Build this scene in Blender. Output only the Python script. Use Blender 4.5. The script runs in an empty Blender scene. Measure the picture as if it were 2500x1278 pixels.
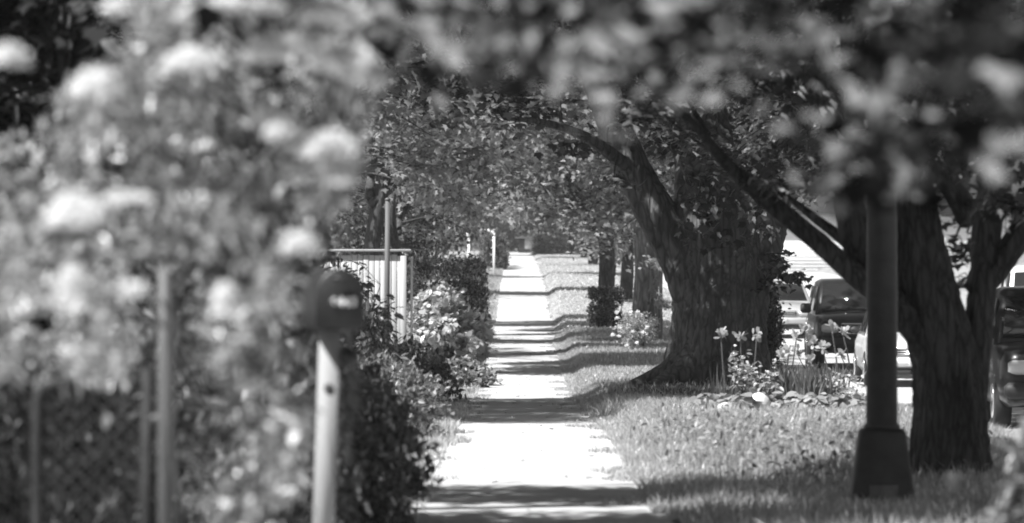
import bpy, math
import numpy as np
from mathutils import Vector

C = bpy.context.scene.collection
SC = bpy.context.scene
F = 13888.9                      # focal length in pixels of a 2500-wide frame (200 mm lens)

# ------------------------------------------------------------------ camera, sky, sun, exposure
cam = bpy.data.cameras.new('camera')
cam.lens = 200; cam.sensor_width = 36; cam.sensor_fit = 'HORIZONTAL'
cam.clip_start = 0.5; cam.clip_end = 3000
cam.dof.use_dof = True; cam.dof.focus_distance = 80; cam.dof.aperture_fstop = 5.6
cam.dof.aperture_blades = 0
co = bpy.data.objects.new('camera', cam); C.objects.link(co)
co.location = (0, 0, 1.6)
co.rotation_euler = (math.pi/2 - 39/F, 0, 15/F)
SC.camera = co

SUN = np.array([0.47, 0.30, -0.83]); SUN /= np.linalg.norm(SUN)   # direction the light travels
EL = math.asin(-SUN[2])
w = bpy.data.worlds.new('World'); SC.world = w; w.use_nodes = True
nt = w.node_tree; nt.nodes.clear()
sky = nt.nodes.new('ShaderNodeTexSky'); sky.sky_type = 'NISHITA'; sky.sun_disc = False
sky.sun_elevation = EL; sky.sun_rotation = math.atan2(-SUN[0], -SUN[1])
bw = nt.nodes.new('ShaderNodeRGBToBW')          # black and white photograph: the sky's light is neutral
bg = nt.nodes.new('ShaderNodeBackground'); bg.inputs['Strength'].default_value = 0.055
wo = nt.nodes.new('ShaderNodeOutputWorld')
nt.links.new(sky.outputs[0], bw.inputs[0]); nt.links.new(bw.outputs[0], bg.inputs[0]); nt.links.new(bg.outputs[0], wo.inputs[0])
sl = bpy.data.lights.new('sun', 'SUN'); sl.energy = 5; sl.angle = math.radians(0.5); sl.color = (1, 1, 1)
so = bpy.data.objects.new('sun', sl); C.objects.link(so)
so.rotation_euler = Vector(SUN).to_track_quat('-Z', 'Y').to_euler(); so.location = (-10, -5, 30)
SC.view_settings.view_transform = 'Standard'; SC.view_settings.look = 'None'
SC.view_settings.exposure = 1.2; SC.view_settings.gamma = 1
SC.render.engine = 'CYCLES'
cy = SC.cycles
cy.filter_width = 1.9; cy.use_denoising = True; cy.max_bounces = 7; cy.diffuse_bounces = 4; cy.glossy_bounces = 3
cy.transmission_bounces = 4; cy.sample_clamp_indirect = 6

# ------------------------------------------------------------------ geometry helpers
def rng(s): return np.random.default_rng(s)

class Geo:
    def __init__(s): s.v = []; s.f = {}; s.n = 0
    def add(s, V, faces):
        V = np.asarray(V, float).reshape(-1, 3)
        for f in ([faces] if isinstance(faces, np.ndarray) else faces):
            f = np.asarray(f, int)
            if f.ndim == 1: f = f[None]
            s.f.setdefault(f.shape[1], []).append(f + s.n)
        s.v.append(V); s.n += len(V); return s

def build(name, g, mat, parent=None, smooth=False, origin=None):
    V = np.concatenate(g.v)
    if parent is not None: origin = np.array(ORG.get(parent.name, (0, 0, 0)))
    elif origin is None: origin = np.zeros(3)
    V = V - np.asarray(origin)
    me = bpy.data.meshes.new(name)
    me.vertices.add(len(V)); me.vertices.foreach_set('co', V.astype(np.float32).ravel())
    fs = [np.concatenate(a) for k, a in sorted(g.f.items())]
    loops = np.concatenate([a.ravel() for a in fs]); tot = np.concatenate([np.full(len(a), a.shape[1]) for a in fs])
    st = np.concatenate([[0], np.cumsum(tot)[:-1]])
    me.loops.add(len(loops)); me.loops.foreach_set('vertex_index', loops.astype(np.int32))
    me.polygons.add(len(tot)); me.polygons.foreach_set('loop_start', st.astype(np.int32))
    if smooth: me.polygons.foreach_set('use_smooth', np.ones(len(tot), bool))
    me.update(calc_edges=True)
    o = bpy.data.objects.new(name, me); C.objects.link(o)
    if mat: me.materials.append(mat)
    if parent is not None: o.parent = parent
    else: o.location = origin
    ORG[o.name] = tuple(origin)
    return o

ORG = {}
def thing(name, label, cat, loc, group=None):
    o = bpy.data.objects.new(name, None); C.objects.link(o); o.empty_display_size = 0.2
    o.location = loc; ORG[o.name] = tuple(loc)
    return tag(o, label, cat, group)
def tag(o, label, cat, group=None):
    o['label'] = label; o['category'] = cat
    if group: o['group'] = group
    return o

def box(g, c, s, rz=0.0, bevel=0.0):
    """box with optional chamfered vertical and horizontal edges"""
    hx, hy, hz = s[0]/2, s[1]/2, s[2]/2
    b = min(bevel, hx*.9, hy*.9, hz*.9)
    if b <= 0:
        V = np.array([[x, y, z] for z in (-hz, hz) for y in (-hy, hy) for x in (-hx, hx)])
        q = np.array([[0, 2, 3, 1], [4, 5, 7, 6], [0, 1, 5, 4], [2, 6, 7, 3], [0, 4, 6, 2], [1, 3, 7, 5]])
        fs = [q]
    else:
        rings = []
        for z, i in ((-hz, b), (-hz+b, 0), (hz-b, 0), (hz, b)):
            x, y = hx-i, hy-i; k = b
            rings.append([[-x+k, -y, z], [x-k, -y, z], [x, -y+k, z], [x, y-k, z], [x-k, y, z], [-x+k, y, z], [-x, y-k, z], [-x, -y+k, z]])
        V = np.array(rings).reshape(-1, 3)
        q = np.array([[r*8+j, r*8+(j+1) % 8, r*8+8+(j+1) % 8, r*8+8+j] for r in range(3) for j in range(8)])
        fs = [q, np.arange(7, -1, -1)[None], np.arange(24, 32)[None]]
    cr, sr = math.cos(rz), math.sin(rz)
    W = V.copy(); W[:, 0] = V[:, 0]*cr - V[:, 1]*sr; W[:, 1] = V[:, 0]*sr + V[:, 1]*cr
    g.add(W + np.asarray(c), fs); return g

def frames(P):
    P = np.asarray(P, float); T = np.gradient(P, axis=0); T /= np.linalg.norm(T, axis=1)[:, None] + 1e-9
    ref = np.array([1.0, 0, 0]) if abs(T[0, 0]) < .9 else np.array([0, 1.0, 0])
    N = []; n = ref
    for t in T:
        n = n - t*np.dot(n, t); n = n/(np.linalg.norm(n)+1e-9); N.append(n)
    N = np.array(N); return T, N, np.cross(T, N)

def tube(g, P, R, n=8, mod=None, caps=True):
    P = np.asarray(P, float); R = np.asarray(R, float); m = len(P)
    T, N, B = frames(P); th = np.linspace(0, 2*np.pi, n, endpoint=False)
    rr = R[:, None]*np.ones((1, n))
    if mod is not None: rr = rr*mod
    V = P[:, None] + rr[..., None]*(np.cos(th)[None, :, None]*N[:, None] + np.sin(th)[None, :, None]*B[:, None])
    i = np.arange(m-1)[:, None]*n; j = np.arange(n)[None]; k = (j+1) % n
    q = np.stack([i+j, i+k, i+n+k, i+n+j], -1).reshape(-1, 4)
    fs = [q]
    if caps: fs += [np.arange(n-1, -1, -1)[None], (np.arange(n)+(m-1)*n)[None]]
    g.add(V.reshape(-1, 3), fs); return g

def smoothpath(P, R, per=6):
    P = np.asarray(P, float); R = np.asarray(R, float); m = len(P)
    if m < 3:
        t = np.linspace(0, 1, per+1)[:, None]; return P[0]*(1-t)+P[-1]*t, (R[0]*(1-t)+R[-1]*t)[:, 0]
    X = np.vstack([2*P[0]-P[1], P, 2*P[-1]-P[-2]]); Q = []; S = []
    for i in range(m-1):
        a, b, c, d = X[i:i+4]
        for t in np.linspace(0, 1, per, endpoint=False):
            Q.append(.5*((2*b)+(-a+c)*t+(2*a-5*b+4*c-d)*t*t+(-a+3*b-3*c+d)*t**3)); S.append(R[i]*(1-t)+R[i+1]*t)
    Q.append(P[-1]); S.append(R[-1]); return np.array(Q), np.array(S)

def at(px, py, d):
    """point at distance d that the 2500-pixel photograph shows at px, py"""
    return np.array([(px-1265)/F*d, d, 1.6-(py-600)/F*d])
def pix(p): return 1265+p[..., 0]/p[..., 1]*F, 600+(1.6-p[..., 2])/p[..., 1]*F

# leaves -----------------------------------------------------------
def _fan(outline, c, fold=.12, droop=.22):
    half = np.array(outline, float); mir = half[1:-1][::-1]*[-1, 1]
    o = np.vstack([half, mir]); o = np.vstack([[c], o])
    z = fold*np.abs(o[:, 0]) - droop*o[:, 1]**2
    n = len(o)-1
    f = np.array([[0, 1+i, 1+(i+1) % n] for i in range(n)])
    return np.column_stack([o, z]), f
LEAF = {
 'maple': _fan([(0, 0), (.16, -.04), (.46, .02), (.40, .14), (.55, .26), (.66, .52), (.46, .50), (.30, .50), (.30, .68), (.14, .72), (0, 1.02)], (0, .36)),
 'maple_lo': _fan([(0, 0), (.46, .04), (.34, .24), (.64, .52), (.24, .56), (0, 1)], (0, .36)),
 'oval': (np.array([[0, 0, 0], [.2, .25, .05], [.21, .6, .0], [0, 1, -.18], [-.21, .6, 0], [-.2, .25, .05]]), np.array([[0, 1, 2, 3], [0, 3, 4, 5]])),
 'round': _fan([(0, 0), (.3, .12), (.42, .42), (.3, .75), (0, 1)], (0, .45), .1, .2),
 'quad': (np.array([[0, 0, 0], [.34, .45, .06], [0, 1, -.15], [-.34, .45, .06]]), np.array([[0, 1, 2, 3]])),
 'petal': (np.array([[0, 0, 0], [.3, .5, .08], [.2, .95, .14], [-.2, .95, .14], [-.3, .5, .08]]), np.array([[0, 1, 2], [0, 2, 3], [0, 3, 4]])),
 'needle': (np.array([[-.07, 0, 0], [.07, 0, 0], [.05, .7, 0], [0, 1, -.05], [-.05, .7, 0]]), np.array([[0, 1, 2], [0, 2, 3], [0, 3, 4]])),
}
def leaves(g, kind, P, S, r, tilt=.55, pitch=-.35, yaw=None):
    V0, f = LEAF[kind]; n = len(P)
    if n == 0: return
    a = r.uniform(0, 2*np.pi, n) if yaw is None else yaw
    b = r.normal(pitch, tilt, n); c = r.normal(0, tilt, n)
    ca, sa, cb, sb, cc, sc_ = np.cos(a), np.sin(a), np.cos(b), np.sin(b), np.cos(c), np.sin(c)
    x, y, z = V0[:, 0][None], V0[:, 1][None], V0[:, 2][None]
    x1 = x*cc[:, None]+z*sc_[:, None]; z1 = -x*sc_[:, None]+z*cc[:, None]
    y2 = y*cb[:, None]-z1*sb[:, None]; z2 = y*sb[:, None]+z1*cb[:, None]
    x3 = x1*ca[:, None]-y2*sa[:, None]; y3 = x1*sa[:, None]+y2*ca[:, None]
    W = np.stack([x3, y3, z2], -1)*np.asarray(S).reshape(-1, 1, 1) + P[:, None]
    FF = (f[None]+np.arange(n)[:, None, None]*len(V0)).reshape(-1, f.shape[1])
    g.add(W.reshape(-1, 3), FF)

# ------------------------------------------------------------------ materials (neutral greys: the photograph is black and white)
def newmat(name):
    m = bpy.data.materials.new(name); m.use_nodes = True; t = m.node_tree; t.nodes.clear()
    return m, t, t.nodes.new('ShaderNodeOutputMaterial')
def N(t, k, **kw):
    n = t.nodes.new(k)
    for a, b in kw.items():
        if a in n.inputs: n.inputs[a].default_value = b
        else: setattr(n, a, b)
    return n
def g3(v): return (v, v, v, 1)
def ramp(t, src, stops):
    r = t.nodes.new('ShaderNodeValToRGB'); e = r.color_ramp.elements
    e[0].position, e[0].color = stops[0][0], g3(stops[0][1]); e[1].position, e[1].color = stops[-1][0], g3(stops[-1][1])
    for p, v in stops[1:-1]:
        q = e.new(p); q.color = g3(v)
    t.links.new(src, r.inputs[0]); return r.outputs[0]

def leafmat(name, lo, hi, trans=.4, gloss=.10, rough=.35, mid=None):
    m, t, o = newmat(name)
    geo = N(t, 'ShaderNodeNewGeometry')
    col = ramp(t, geo.outputs['Random Per Island'], [(0, lo), (.7, (lo+hi)/2 if mid is None else mid), (1, hi)])
    d = N(t, 'ShaderNodeBsdfDiffuse'); tr = N(t, 'ShaderNodeBsdfTranslucent'); gl = N(t, 'ShaderNodeBsdfGlossy', Roughness=rough)
    gl.inputs['Color'].default_value = g3(.9)
    t.links.new(col, d.inputs[0]); t.links.new(col, tr.inputs[0])
    m1 = N(t, 'ShaderNodeMixShader'); m1.inputs[0].default_value = trans
    t.links.new(d.outputs[0], m1.inputs[1]); t.links.new(tr.outputs[0], m1.inputs[2])
    lw = N(t, 'ShaderNodeFresnel', IOR=1.35)
    mm = N(t, 'ShaderNodeMath', operation='MULTIPLY'); mm.inputs[1].default_value = gloss*8; mm.use_clamp = True
    t.links.new(lw.outputs[0], mm.inputs[0])
    m2 = N(t, 'ShaderNodeMixShader'); t.links.new(mm.outputs[0], m2.inputs[0])
    t.links.new(m1.outputs[0], m2.inputs[1]); t.links.new(gl.outputs[0], m2.inputs[2])
    t.links.new(m2.outputs[0], o.inputs[0]); return m

def solid(name, col, rough=.6, var=.0, scale=6.0, bump=0.0, bscale=40.0, metal=0.0, coat=0.0, spec=.5, stretch=(1, 1, 1)):
    m, t, o = newmat(name)
    p = N(t, 'ShaderNodeBsdfPrincipled', Roughness=rough, Metallic=metal)
    p.inputs['Coat Weight'].default_value = coat; p.inputs['Coat Roughness'].default_value = .06
    p.inputs['Specular IOR Level'].default_value = spec
    p.inputs['Base Color'].default_value = g3(col)
    tc = N(t, 'ShaderNodeTexCoord'); mp = N(t, 'ShaderNodeMapping'); mp.inputs['Scale'].default_value = stretch
    t.links.new(tc.outputs['Object'], mp.inputs[0])
    if var:
        n = N(t, 'ShaderNodeTexNoise', Scale=scale, Detail=6.0); t.links.new(mp.outputs[0], n.inputs['Vector'])
        c = ramp(t, n.outputs[0], [(.3, max(0, col*(1-var))), (.7, col*(1+var))]); t.links.new(c, p.inputs['Base Color'])
    if bump:
        n2 = N(t, 'ShaderNodeTexNoise', Scale=bscale, Detail=6.0); t.links.new(mp.outputs[0], n2.inputs['Vector'])
        b = N(t, 'ShaderNodeBump', Strength=bump, Distance=.02); t.links.new(n2.outputs[0], b.inputs['Height']); t.links.new(b.outputs[0], p.inputs['Normal'])
    t.links.new(p.outputs[0], o.inputs[0]); return m

def barkmat(name, lo, hi, scale=14.0, dist=.05):
    m, t, o = newmat(name)
    p = N(t, 'ShaderNodeBsdfPrincipled', Roughness=.9); p.inputs['Specular IOR Level'].default_value = .2
    tc = N(t, 'ShaderNodeTexCoord'); mp = N(t, 'ShaderNodeMapping'); mp.inputs['Scale'].default_value = (1, 1, .2)
    t.links.new(tc.outputs['Object'], mp.inputs[0])
    n1 = N(t, 'ShaderNodeTexNoise', Scale=scale, Detail=7.0, Distortion=.6); n1.inputs['Roughness'].default_value = .62
    v = N(t, 'ShaderNodeTexVoronoi', Scale=scale*.9, feature='DISTANCE_TO_EDGE')
    n3 = N(t, 'ShaderNodeTexNoise', Scale=2.2, Detail=4.0)
    t.links.new(mp.outputs[0], n1.inputs['Vector'])
    nd = N(t, 'ShaderNodeTexNoise', Scale=scale*.7, Detail=3.0); t.links.new(mp.outputs[0], nd.inputs['Vector'])
    md = N(t, 'ShaderNodeMix', data_type='RGBA', blend_type='LINEAR_LIGHT'); md.inputs[0].default_value = .05
    t.links.new(mp.outputs[0], md.inputs[6]); t.links.new(nd.outputs['Color'], md.inputs[7]); t.links.new(md.outputs[2], v.inputs['Vector'])
    t.links.new(tc.outputs['Object'], n3.inputs['Vector'])
    mix = N(t, 'ShaderNodeMath', operation='MULTIPLY'); vv = N(t, 'ShaderNodeMath', operation='MULTIPLY_ADD'); vv.use_clamp = True
    t.links.new(v.outputs['Distance'], vv.inputs[0]); vv.inputs[1].default_value = 2.2; vv.inputs[2].default_value = .45
    t.links.new(n1.outputs[0], mix.inputs[0]); t.links.new(vv.outputs[0], mix.inputs[1])
    c = ramp(t, mix.outputs[0], [(.15, lo*.5), (.4, (lo+hi)/2), (.62, hi)])
    c2 = ramp(t, n3.outputs[0], [(.3, .6), (.7, 1.15)])
    mx = N(t, 'ShaderNodeMix', data_type='RGBA', blend_type='MULTIPLY'); mx.inputs[0].default_value = 1
    t.links.new(c, mx.inputs[6]); t.links.new(c2, mx.inputs[7]); t.links.new(mx.outputs[2], p.inputs['Base Color'])
    b = N(t, 'ShaderNodeBump', Strength=1.0, Distance=dist); t.links.new(mix.outputs[0], b.inputs['Height']); t.links.new(b.outputs[0], p.inputs['Normal'])
    t.links.new(p.outputs[0], o.inputs[0]); return m

def concrete():
    m, t, o = newmat('concrete')
    p = N(t, 'ShaderNodeBsdfPrincipled', Roughness=.85); p.inputs['Specular IOR Level'].default_value = .3
    tc = N(t, 'ShaderNodeTexCoord'); sp = N(t, 'ShaderNodeSeparateXYZ'); t.links.new(tc.outputs['Object'], sp.inputs[0])
    n = N(t, 'ShaderNodeTexNoise', Scale=1.4, Detail=8.0); t.links.new(tc.outputs['Object'], n.inputs['Vector'])
    n2 = N(t, 'ShaderNodeTexNoise', Scale=60.0, Detail=2.0); t.links.new(tc.outputs['Object'], n2.inputs['Vector'])
    c = ramp(t, n.outputs[0], [(.3, .32), (.5, .40), (.75, .44)])
    c2 = ramp(t, n2.outputs[0], [(.3, .8), (.6, 1.05)])
    mx = N(t, 'ShaderNodeMix', data_type='RGBA', blend_type='MULTIPLY'); mx.inputs[0].default_value = 1
    t.links.new(c, mx.inputs[6]); t.links.new(c2, mx.inputs[7])
    # slab joints every 1.5 m
    wob = N(t, 'ShaderNodeMath', operation='MULTIPLY_ADD'); t.links.new(n.outputs[0], wob.inputs[0]); wob.inputs[1].default_value = .04; t.links.new(sp.outputs[1], wob.inputs[2])
    fr = N(t, 'ShaderNodeMath', operation='PINGPONG'); t.links.new(wob.outputs[0], fr.inputs[0]); fr.inputs[1].default_value = .76
    lt = N(t, 'ShaderNodeMath', operation='LESS_THAN'); t.links.new(fr.outputs[0], lt.inputs[0]); lt.inputs[1].default_value = .018
    mj = N(t, 'ShaderNodeMix', data_type='RGBA'); t.links.new(lt.outputs[0], mj.inputs[0]); t.links.new(mx.outputs[2], mj.inputs[6]); mj.inputs[7].default_value = g3(.10)
    t.links.new(mj.outputs[2], p.inputs['Base Color'])
    b = N(t, 'ShaderNodeBump', Strength=.4, Distance=.01); t.links.new(n2.outputs[0], b.inputs['Height']); t.links.new(b.outputs[0], p.inputs['Normal'])
    t.links.new(p.outputs[0], o.inputs[0]); return m

M = {
 'concrete': concrete(),
 'soil': solid('lawn_soil', .24, .95, .5, 3.0, .8, 30.0, spec=.1),
 'asphalt': solid('asphalt', .38, .9, .2, 2.0, .4, 60.0, spec=.2),
 'kerb': solid('kerb_stone', .42, .9, .15, 3.0, .3, 30.0),
 'bark': barkmat('maple_bark', .075, .17, 11.0, .05),
 'bark2': barkmat('leaning_tree_bark', .045, .105, 20.0, .025),
 'bark_pale': barkmat('pale_bark', .16, .30, 12.0, .03),
 'twig': solid('twig', .06, .9, .3, 8.0),
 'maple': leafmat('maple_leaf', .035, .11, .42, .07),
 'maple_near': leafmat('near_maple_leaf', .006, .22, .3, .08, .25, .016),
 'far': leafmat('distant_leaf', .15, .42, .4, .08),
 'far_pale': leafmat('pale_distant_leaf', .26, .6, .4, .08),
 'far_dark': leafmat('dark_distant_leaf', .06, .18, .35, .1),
 'shrub': leafmat('shrub_leaf', .08, .32, .45, .12, .4),
 'shrub_near': leafmat('near_shrub_leaf', .04, .75, .28, .2, .3, .26),
 'shrub_mid': leafmat('mid_shrub_leaf', .07, .20, .4, .12),
 'shrub_pale': leafmat('pale_shrub_leaf', .3, .65, .45, .1),
 'hedge': leafmat('hedge_leaf', .035, .10, .3, .08),
 'shade_leaves': leafmat('shade_dark_leaf', .012, .03, .2, .05),  # near-black tone puts deep shade into the leaf colour
 'blossom': leafmat('blossom_petal', .75, .9, .35, .03),
 'grass': leafmat('grass_blade', .30, .62, .5, .08),
 'grass_dark': leafmat('verge_grass_blade', .26, .58, .5, .08),
 'weed': leafmat('weed_leaf', .14, .40, .4, .08),
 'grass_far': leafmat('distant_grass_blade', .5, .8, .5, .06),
 'bare': solid('bare_soil', .07, .95, .5, 5.0, 1.0, 18.0, spec=.1),
 'iris': leafmat('iris_leaf', .09, .16, .35, .08),
 'hosta': leafmat('hosta_leaf', .20, .50, .4, .1),
 'bloom': leafmat('iris_petal', .28, .45, .4, .05),
 'metal': solid('galvanised_metal', .1, .6, .15, 12.0, metal=.4),
 'wire': solid('fence_wire', .06, .6, metal=.2),
 'wood_post': solid('weathered_post', .26, .8, .18, 5.0, .4, 30.0, stretch=(1, 1, .1)),
 'wood_pale': solid('painted_boards', .36, .7, .12, 4.0, .2, 20.0, stretch=(1, 1, .15)),
 'wood_grey': solid('grey_wood', .36, .8, .2, 5.0, stretch=(1, 1, .1)),
 'knot': solid('wood_knot', .06, .9),
 'pole': solid('dull_pole', .1, .7, .2, 5.0, stretch=(1, 1, .1)),
 'frame': solid('dull_pipe', .03, .8, .2, 12.0, spec=.2),
 'white': solid('white_paint', .78, .6, .05, 3.0),
 'black': solid('black_plastic', .012, .5, .2, 10.0),
 'iron': solid('dark_painted_iron', .02, .55, .5, 9.0, .25, 60.0),
 'hatch': solid('worn_hatch', .11, .6, .3, 14.0),
 'lettering': solid('white_lettering', .75, .5),
 'silver': solid('silver_car_paint', .52, .35, metal=.5, coat=.6),
 'carblack': solid('black_car_paint', .008, .35, coat=.35, spec=.35),
 'carpale': solid('pale_car_paint', .62, .35, coat=.7),
 'carwhite': solid('white_car_paint', .78, .35, coat=.6),
 'glass': solid('dark_car_glass', .012, .06, spec=.7),
 'rubber': solid('tyre_rubber', .018, .85),
 'chrome': solid('bright_trim', .75, .2, metal=.9),
 'lamp': solid('headlamp_lens', .55, .15, coat=.5),
 'trim': solid('black_trim', .02, .6),
 'plate': solid('number_plate', .62, .5),
 'siding': solid('white_siding', .80, .7, .04, 2.0),
 'shingle': solid('roof_shingle', .07, .9, .25, 8.0),
 'rock': solid('pale_rock', .55, .9, .2, 6.0, .6, 10.0),
}

# ------------------------------------------------------------------ the lie of the land
PD = np.array([[-60, 1.2], [0, .85], [10, .62], [20, .30], [30, .06], [37, -.03], [44, -.02], [50, -.09], [56, -.18], [62, -.29], [70, -.42], [80, -.58], [88, -.67], [98, -.66], [110, -.62],
               [122, -.60], [135, -.57], [147, -.52], [158, -.42], [168, -.26], [178, .0], [187, .20], [210, .42], [236, .58], [275, .8], [400, 1.08], [520, 1.3], [900, 2.0]])
def prof(d):
    d = np.asarray(d, float); s = 0
    for k in (-4, -2, 0, 2, 4): s = s + np.interp(d+k, PD[:, 0], PD[:, 1])
    return s/5
def sst(a, b, x):
    t = np.clip((x-a)/(b-a), 0, 1); return t*t*(3-2*t)
MAPLE = (2.95, 80.0)
def ground(x, d):
    x = np.asarray(x, float); d = np.asarray(d, float)
    z = prof(d)
    up = np.interp(d, [0, 35, 60, 120, 160, 300], [.03, .04, .12, .15, .2, .1])
    z = z + up*sst(.9, 1.25, x)*(1-sst(3.6, 5.15, x)) - .16*sst(3.6, 5.15, x) - .13*sst(5.18, 5.22, x) + .16*sst(13.6, 14.2, x) + .25*sst(14, 30, x)
    z = z + .06*sst(.7, 1.6, -x)
    r2 = ((x-MAPLE[0])/1.5)**2 + ((d-MAPLE[1])/2.6)**2
    z = z + .17*np.exp(-r2)
    z = z + .015*np.sin(x*2.1+d*.7)*sst(1.0, 1.8, np.abs(x))*(1-sst(5, 5.2, x))
    return z

def sheet(name, xs, ys, zoff, mat, kind='structure'):
    X, Y = np.meshgrid(xs, ys); Z = ground(X, Y)+zoff
    n = len(xs); i = np.arange(len(ys)-1)[:, None]*n; j = np.arange(n-1)[None]
    q = np.stack([i+j, i+j+1, i+n+j+1, i+n+j], -1).reshape(-1, 4)
    g = Geo().add(np.stack([X, Y, Z], -1), q); o = build(name, g, mat, smooth=True); o['kind'] = kind; return o
ys = np.concatenate([np.arange(-60, 0, 6), np.arange(0, 30, 1.5), np.arange(30, 130, .5), np.arange(130, 260, 1.5), np.arange(260, 520, 6), np.arange(520, 901, 40)])
xs = np.concatenate([np.arange(-120, -8, 8), np.arange(-8, -1.6, .8), np.arange(-1.6, 5.1, .15), [5.1, 5.18, 5.22, 5.3], np.arange(5.6, 14.6, .5), np.arange(15, 40, 3), np.arange(40, 121, 10)])
sheet('ground', xs, ys, 0, M['soil'])
# sidewalk: its own sheet, slab by slab slightly uneven
r = rng(3)
yw = np.arange(-8, 402, .25); xw = np.linspace(-.72, .9, 9)
X, Y = np.meshgrid(xw, yw); wob = lambda y, k: .035*np.sin(y*.7+k)+.03*np.sin(y*1.9+2*k)+.02*np.sin(y*4.3+k)+.02*np.sin(y*.21+k)
X = np.where(X > .8, X+wob(Y, 1), np.where(X < -.6, X+wob(Y, 4), X))
Z = prof(Y)+.02+.004*np.sin(Y*.9)+.006*np.sin(X*2+Y*.37)
n = len(xw); i = np.arange(len(yw)-1)[:, None]*n; j = np.arange(n-1)[None]
o = build('sidewalk', Geo().add(np.stack([X, Y, Z], -1), np.stack([i+j, i+j+1, i+n+j+1, i+n+j], -1).reshape(-1, 4)), M['concrete'], smooth=True); o['kind'] = 'structure'
a_ = np.linspace(0, 2*np.pi, 60, endpoint=False); R_ = np.linspace(.02, 1, 14)
bx_ = 2.9+1.8*R_[:, None]*np.cos(a_)*(1+.06*np.sin(5*a_)); by_ = 74+9.2*R_[:, None]*np.sin(a_)*(1+.07*np.sin(7*a_+1))
i_ = np.arange(13)[:, None]*60; j_ = np.arange(60)[None]
o = build('bare_ground', Geo().add(np.stack([bx_, by_, ground(bx_, by_)+.012], -1), np.stack([i_+j_, i_+60+j_, i_+60+(j_+1) % 60, i_+(j_+1) % 60], -1).reshape(-1, 4)), M['bare'], smooth=True); o['kind'] = 'structure'
sheet('road', np.concatenate([np.linspace(5.3, 13.5, 14)]), np.concatenate([np.arange(-20, 256, 2)]), .02, M['asphalt'])
g = Geo()
for a in np.arange(20, 252, 2.0):
    zc = float(ground(5.1, a+1))
    V = []
    for yy in (a, a+1.985):
        b = float(ground(5.12, yy))
        V += [[5.1, yy, b-.25], [5.1, yy, b+.03], [5.24, yy, b+.03], [5.27, yy, b+.0], [5.28, yy, b-.3]]
    q = [[0, 1, 6, 5], [1, 2, 7, 6], [2, 3, 8, 7], [3, 4, 9, 8]]
    g.add(V, [np.array(q), np.array([[4, 3, 2, 1, 0]]), np.array([[5, 6, 7, 8, 9]])])
o = build('kerb', g, M['kerb']); o['kind'] = 'structure'

# ------------------------------------------------------------------ where the sun reaches the ground (gaps left between the crowns)
LIT = [(-.9, 1.0, 33.4, 34.1), (1.0, 2.0, 33.9, 34.5), (-1.2, 1.6, 37.4, 55.5), (1.6, 2.75, 39.5, 57), (1.3, 4.2, 52, 63.5), (4.3, 4.8, 47.5, 52), (-1.0, 1.05, 80.5, 97), (1.0, 2.2, 88.5, 97.5), (-1, 1.5, 109, 113.5), (-1, 1.3, 118, 125.5),
       (-1, 1.3, 131.5, 135.5), (-1, 2.4, 154, 164), (-1, 2.8, 165.5, 178.5), (-1, 2.8, 183, 209), (-1, 3, 223, 238), (-1, 3, 242, 287), (-1, 1.2, 293, 345),
       (1.9, 3.1, 109.5, 114), (4.5, 9, 101, 107), (6, 12, 119, 128), (4.3, 5.6, 70, 78), (5, 14, 137, 330), (-4, -.4, 96, 108)]
def shaded_ok(c, rr):
    """True where a leaf cluster at c does not throw its shade onto one of the sunny patches"""
    zg = prof(c[:, 1]); t = (c[:, 2]-zg)/(-SUN[2])
    X = c[:, 0]+SUN[0]*t; Y = c[:, 1]+SUN[1]*t; ok = np.ones(len(c), bool)
    Y = Y+.55*np.sin(1.9*X+.13*Y)+.35*np.sin(4.3*X+1)
    for a, b, p, q in LIT:
        m = np.minimum(rr*.75, (q-p)*.5)
        ok &= ~((X > a-rr*.75) & (X < b+rr*.75) & (Y > p-m) & (Y < q+m))
    return ok

def clusters(cen, rad, n, cr, seed, lim=None, zmin=2.0, shade=True, shell=.35, extra=()):
    r = rng(seed); v = r.normal(size=(n*3, 3)); v /= np.linalg.norm(v, axis=1)[:, None]
    p = np.asarray(cen)+v*(r.uniform(shell, 1, n*3)**(1/2.2))[:, None]*np.asarray(rad)
    s = r.uniform(.7, 1.3, n*3)*cr
    ok = p[:, 2]-prof(p[:, 1]) > zmin+s*.3
    if shade: ok &= shaded_ok(p, s)
    if lim is not None:                    # underside of the canopy
        px, py = pix(p); L = np.interp(px, lim[0], lim[1]); ok &= (p[:, 1] > 1) & (py+s*.35/np.maximum(p[:, 1], 1)*F < L)
    p, s = p[ok][:n], s[ok][:n]
    if len(extra):
        e = np.array([at(*a[:3]) for a in extra]); p = np.vstack([p, e]); s = np.concatenate([s, [a[3] for a in extra]])
    return p, s

def crown_geo(P, S, kind, size, per, r, flat=.42, tilt=.55, pitch=-.35, keep=None):
    g = Geo(); n = np.maximum(3, (per*(S/np.mean(S))**2)).astype(int); idx = np.repeat(np.arange(len(P)), n)
    q = P[idx]+r.normal(size=(len(idx), 3))*np.array([.43, .43, flat*.45])*S[idx][:, None]
    q[:, 2] -= .12*S[idx]*((q[:, 0]-P[idx][:, 0])**2+(q[:, 1]-P[idx][:, 1])**2)/(S[idx]**2)
    yc = r.uniform(0, 2*np.pi, len(P))[idx]+r.normal(0, .9, len(idx)); pc = pitch+r.normal(0, tilt*.8, len(P))[idx]
    if keep is not None:
        k = keep(q, np.full(len(q), size)); q, yc, pc = q[k], yc[k], pc[k]
    leaves(g, kind, q, size*r.uniform(.5, 1.25, len(q)), r, tilt*.65, pc, yc); return g

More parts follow.
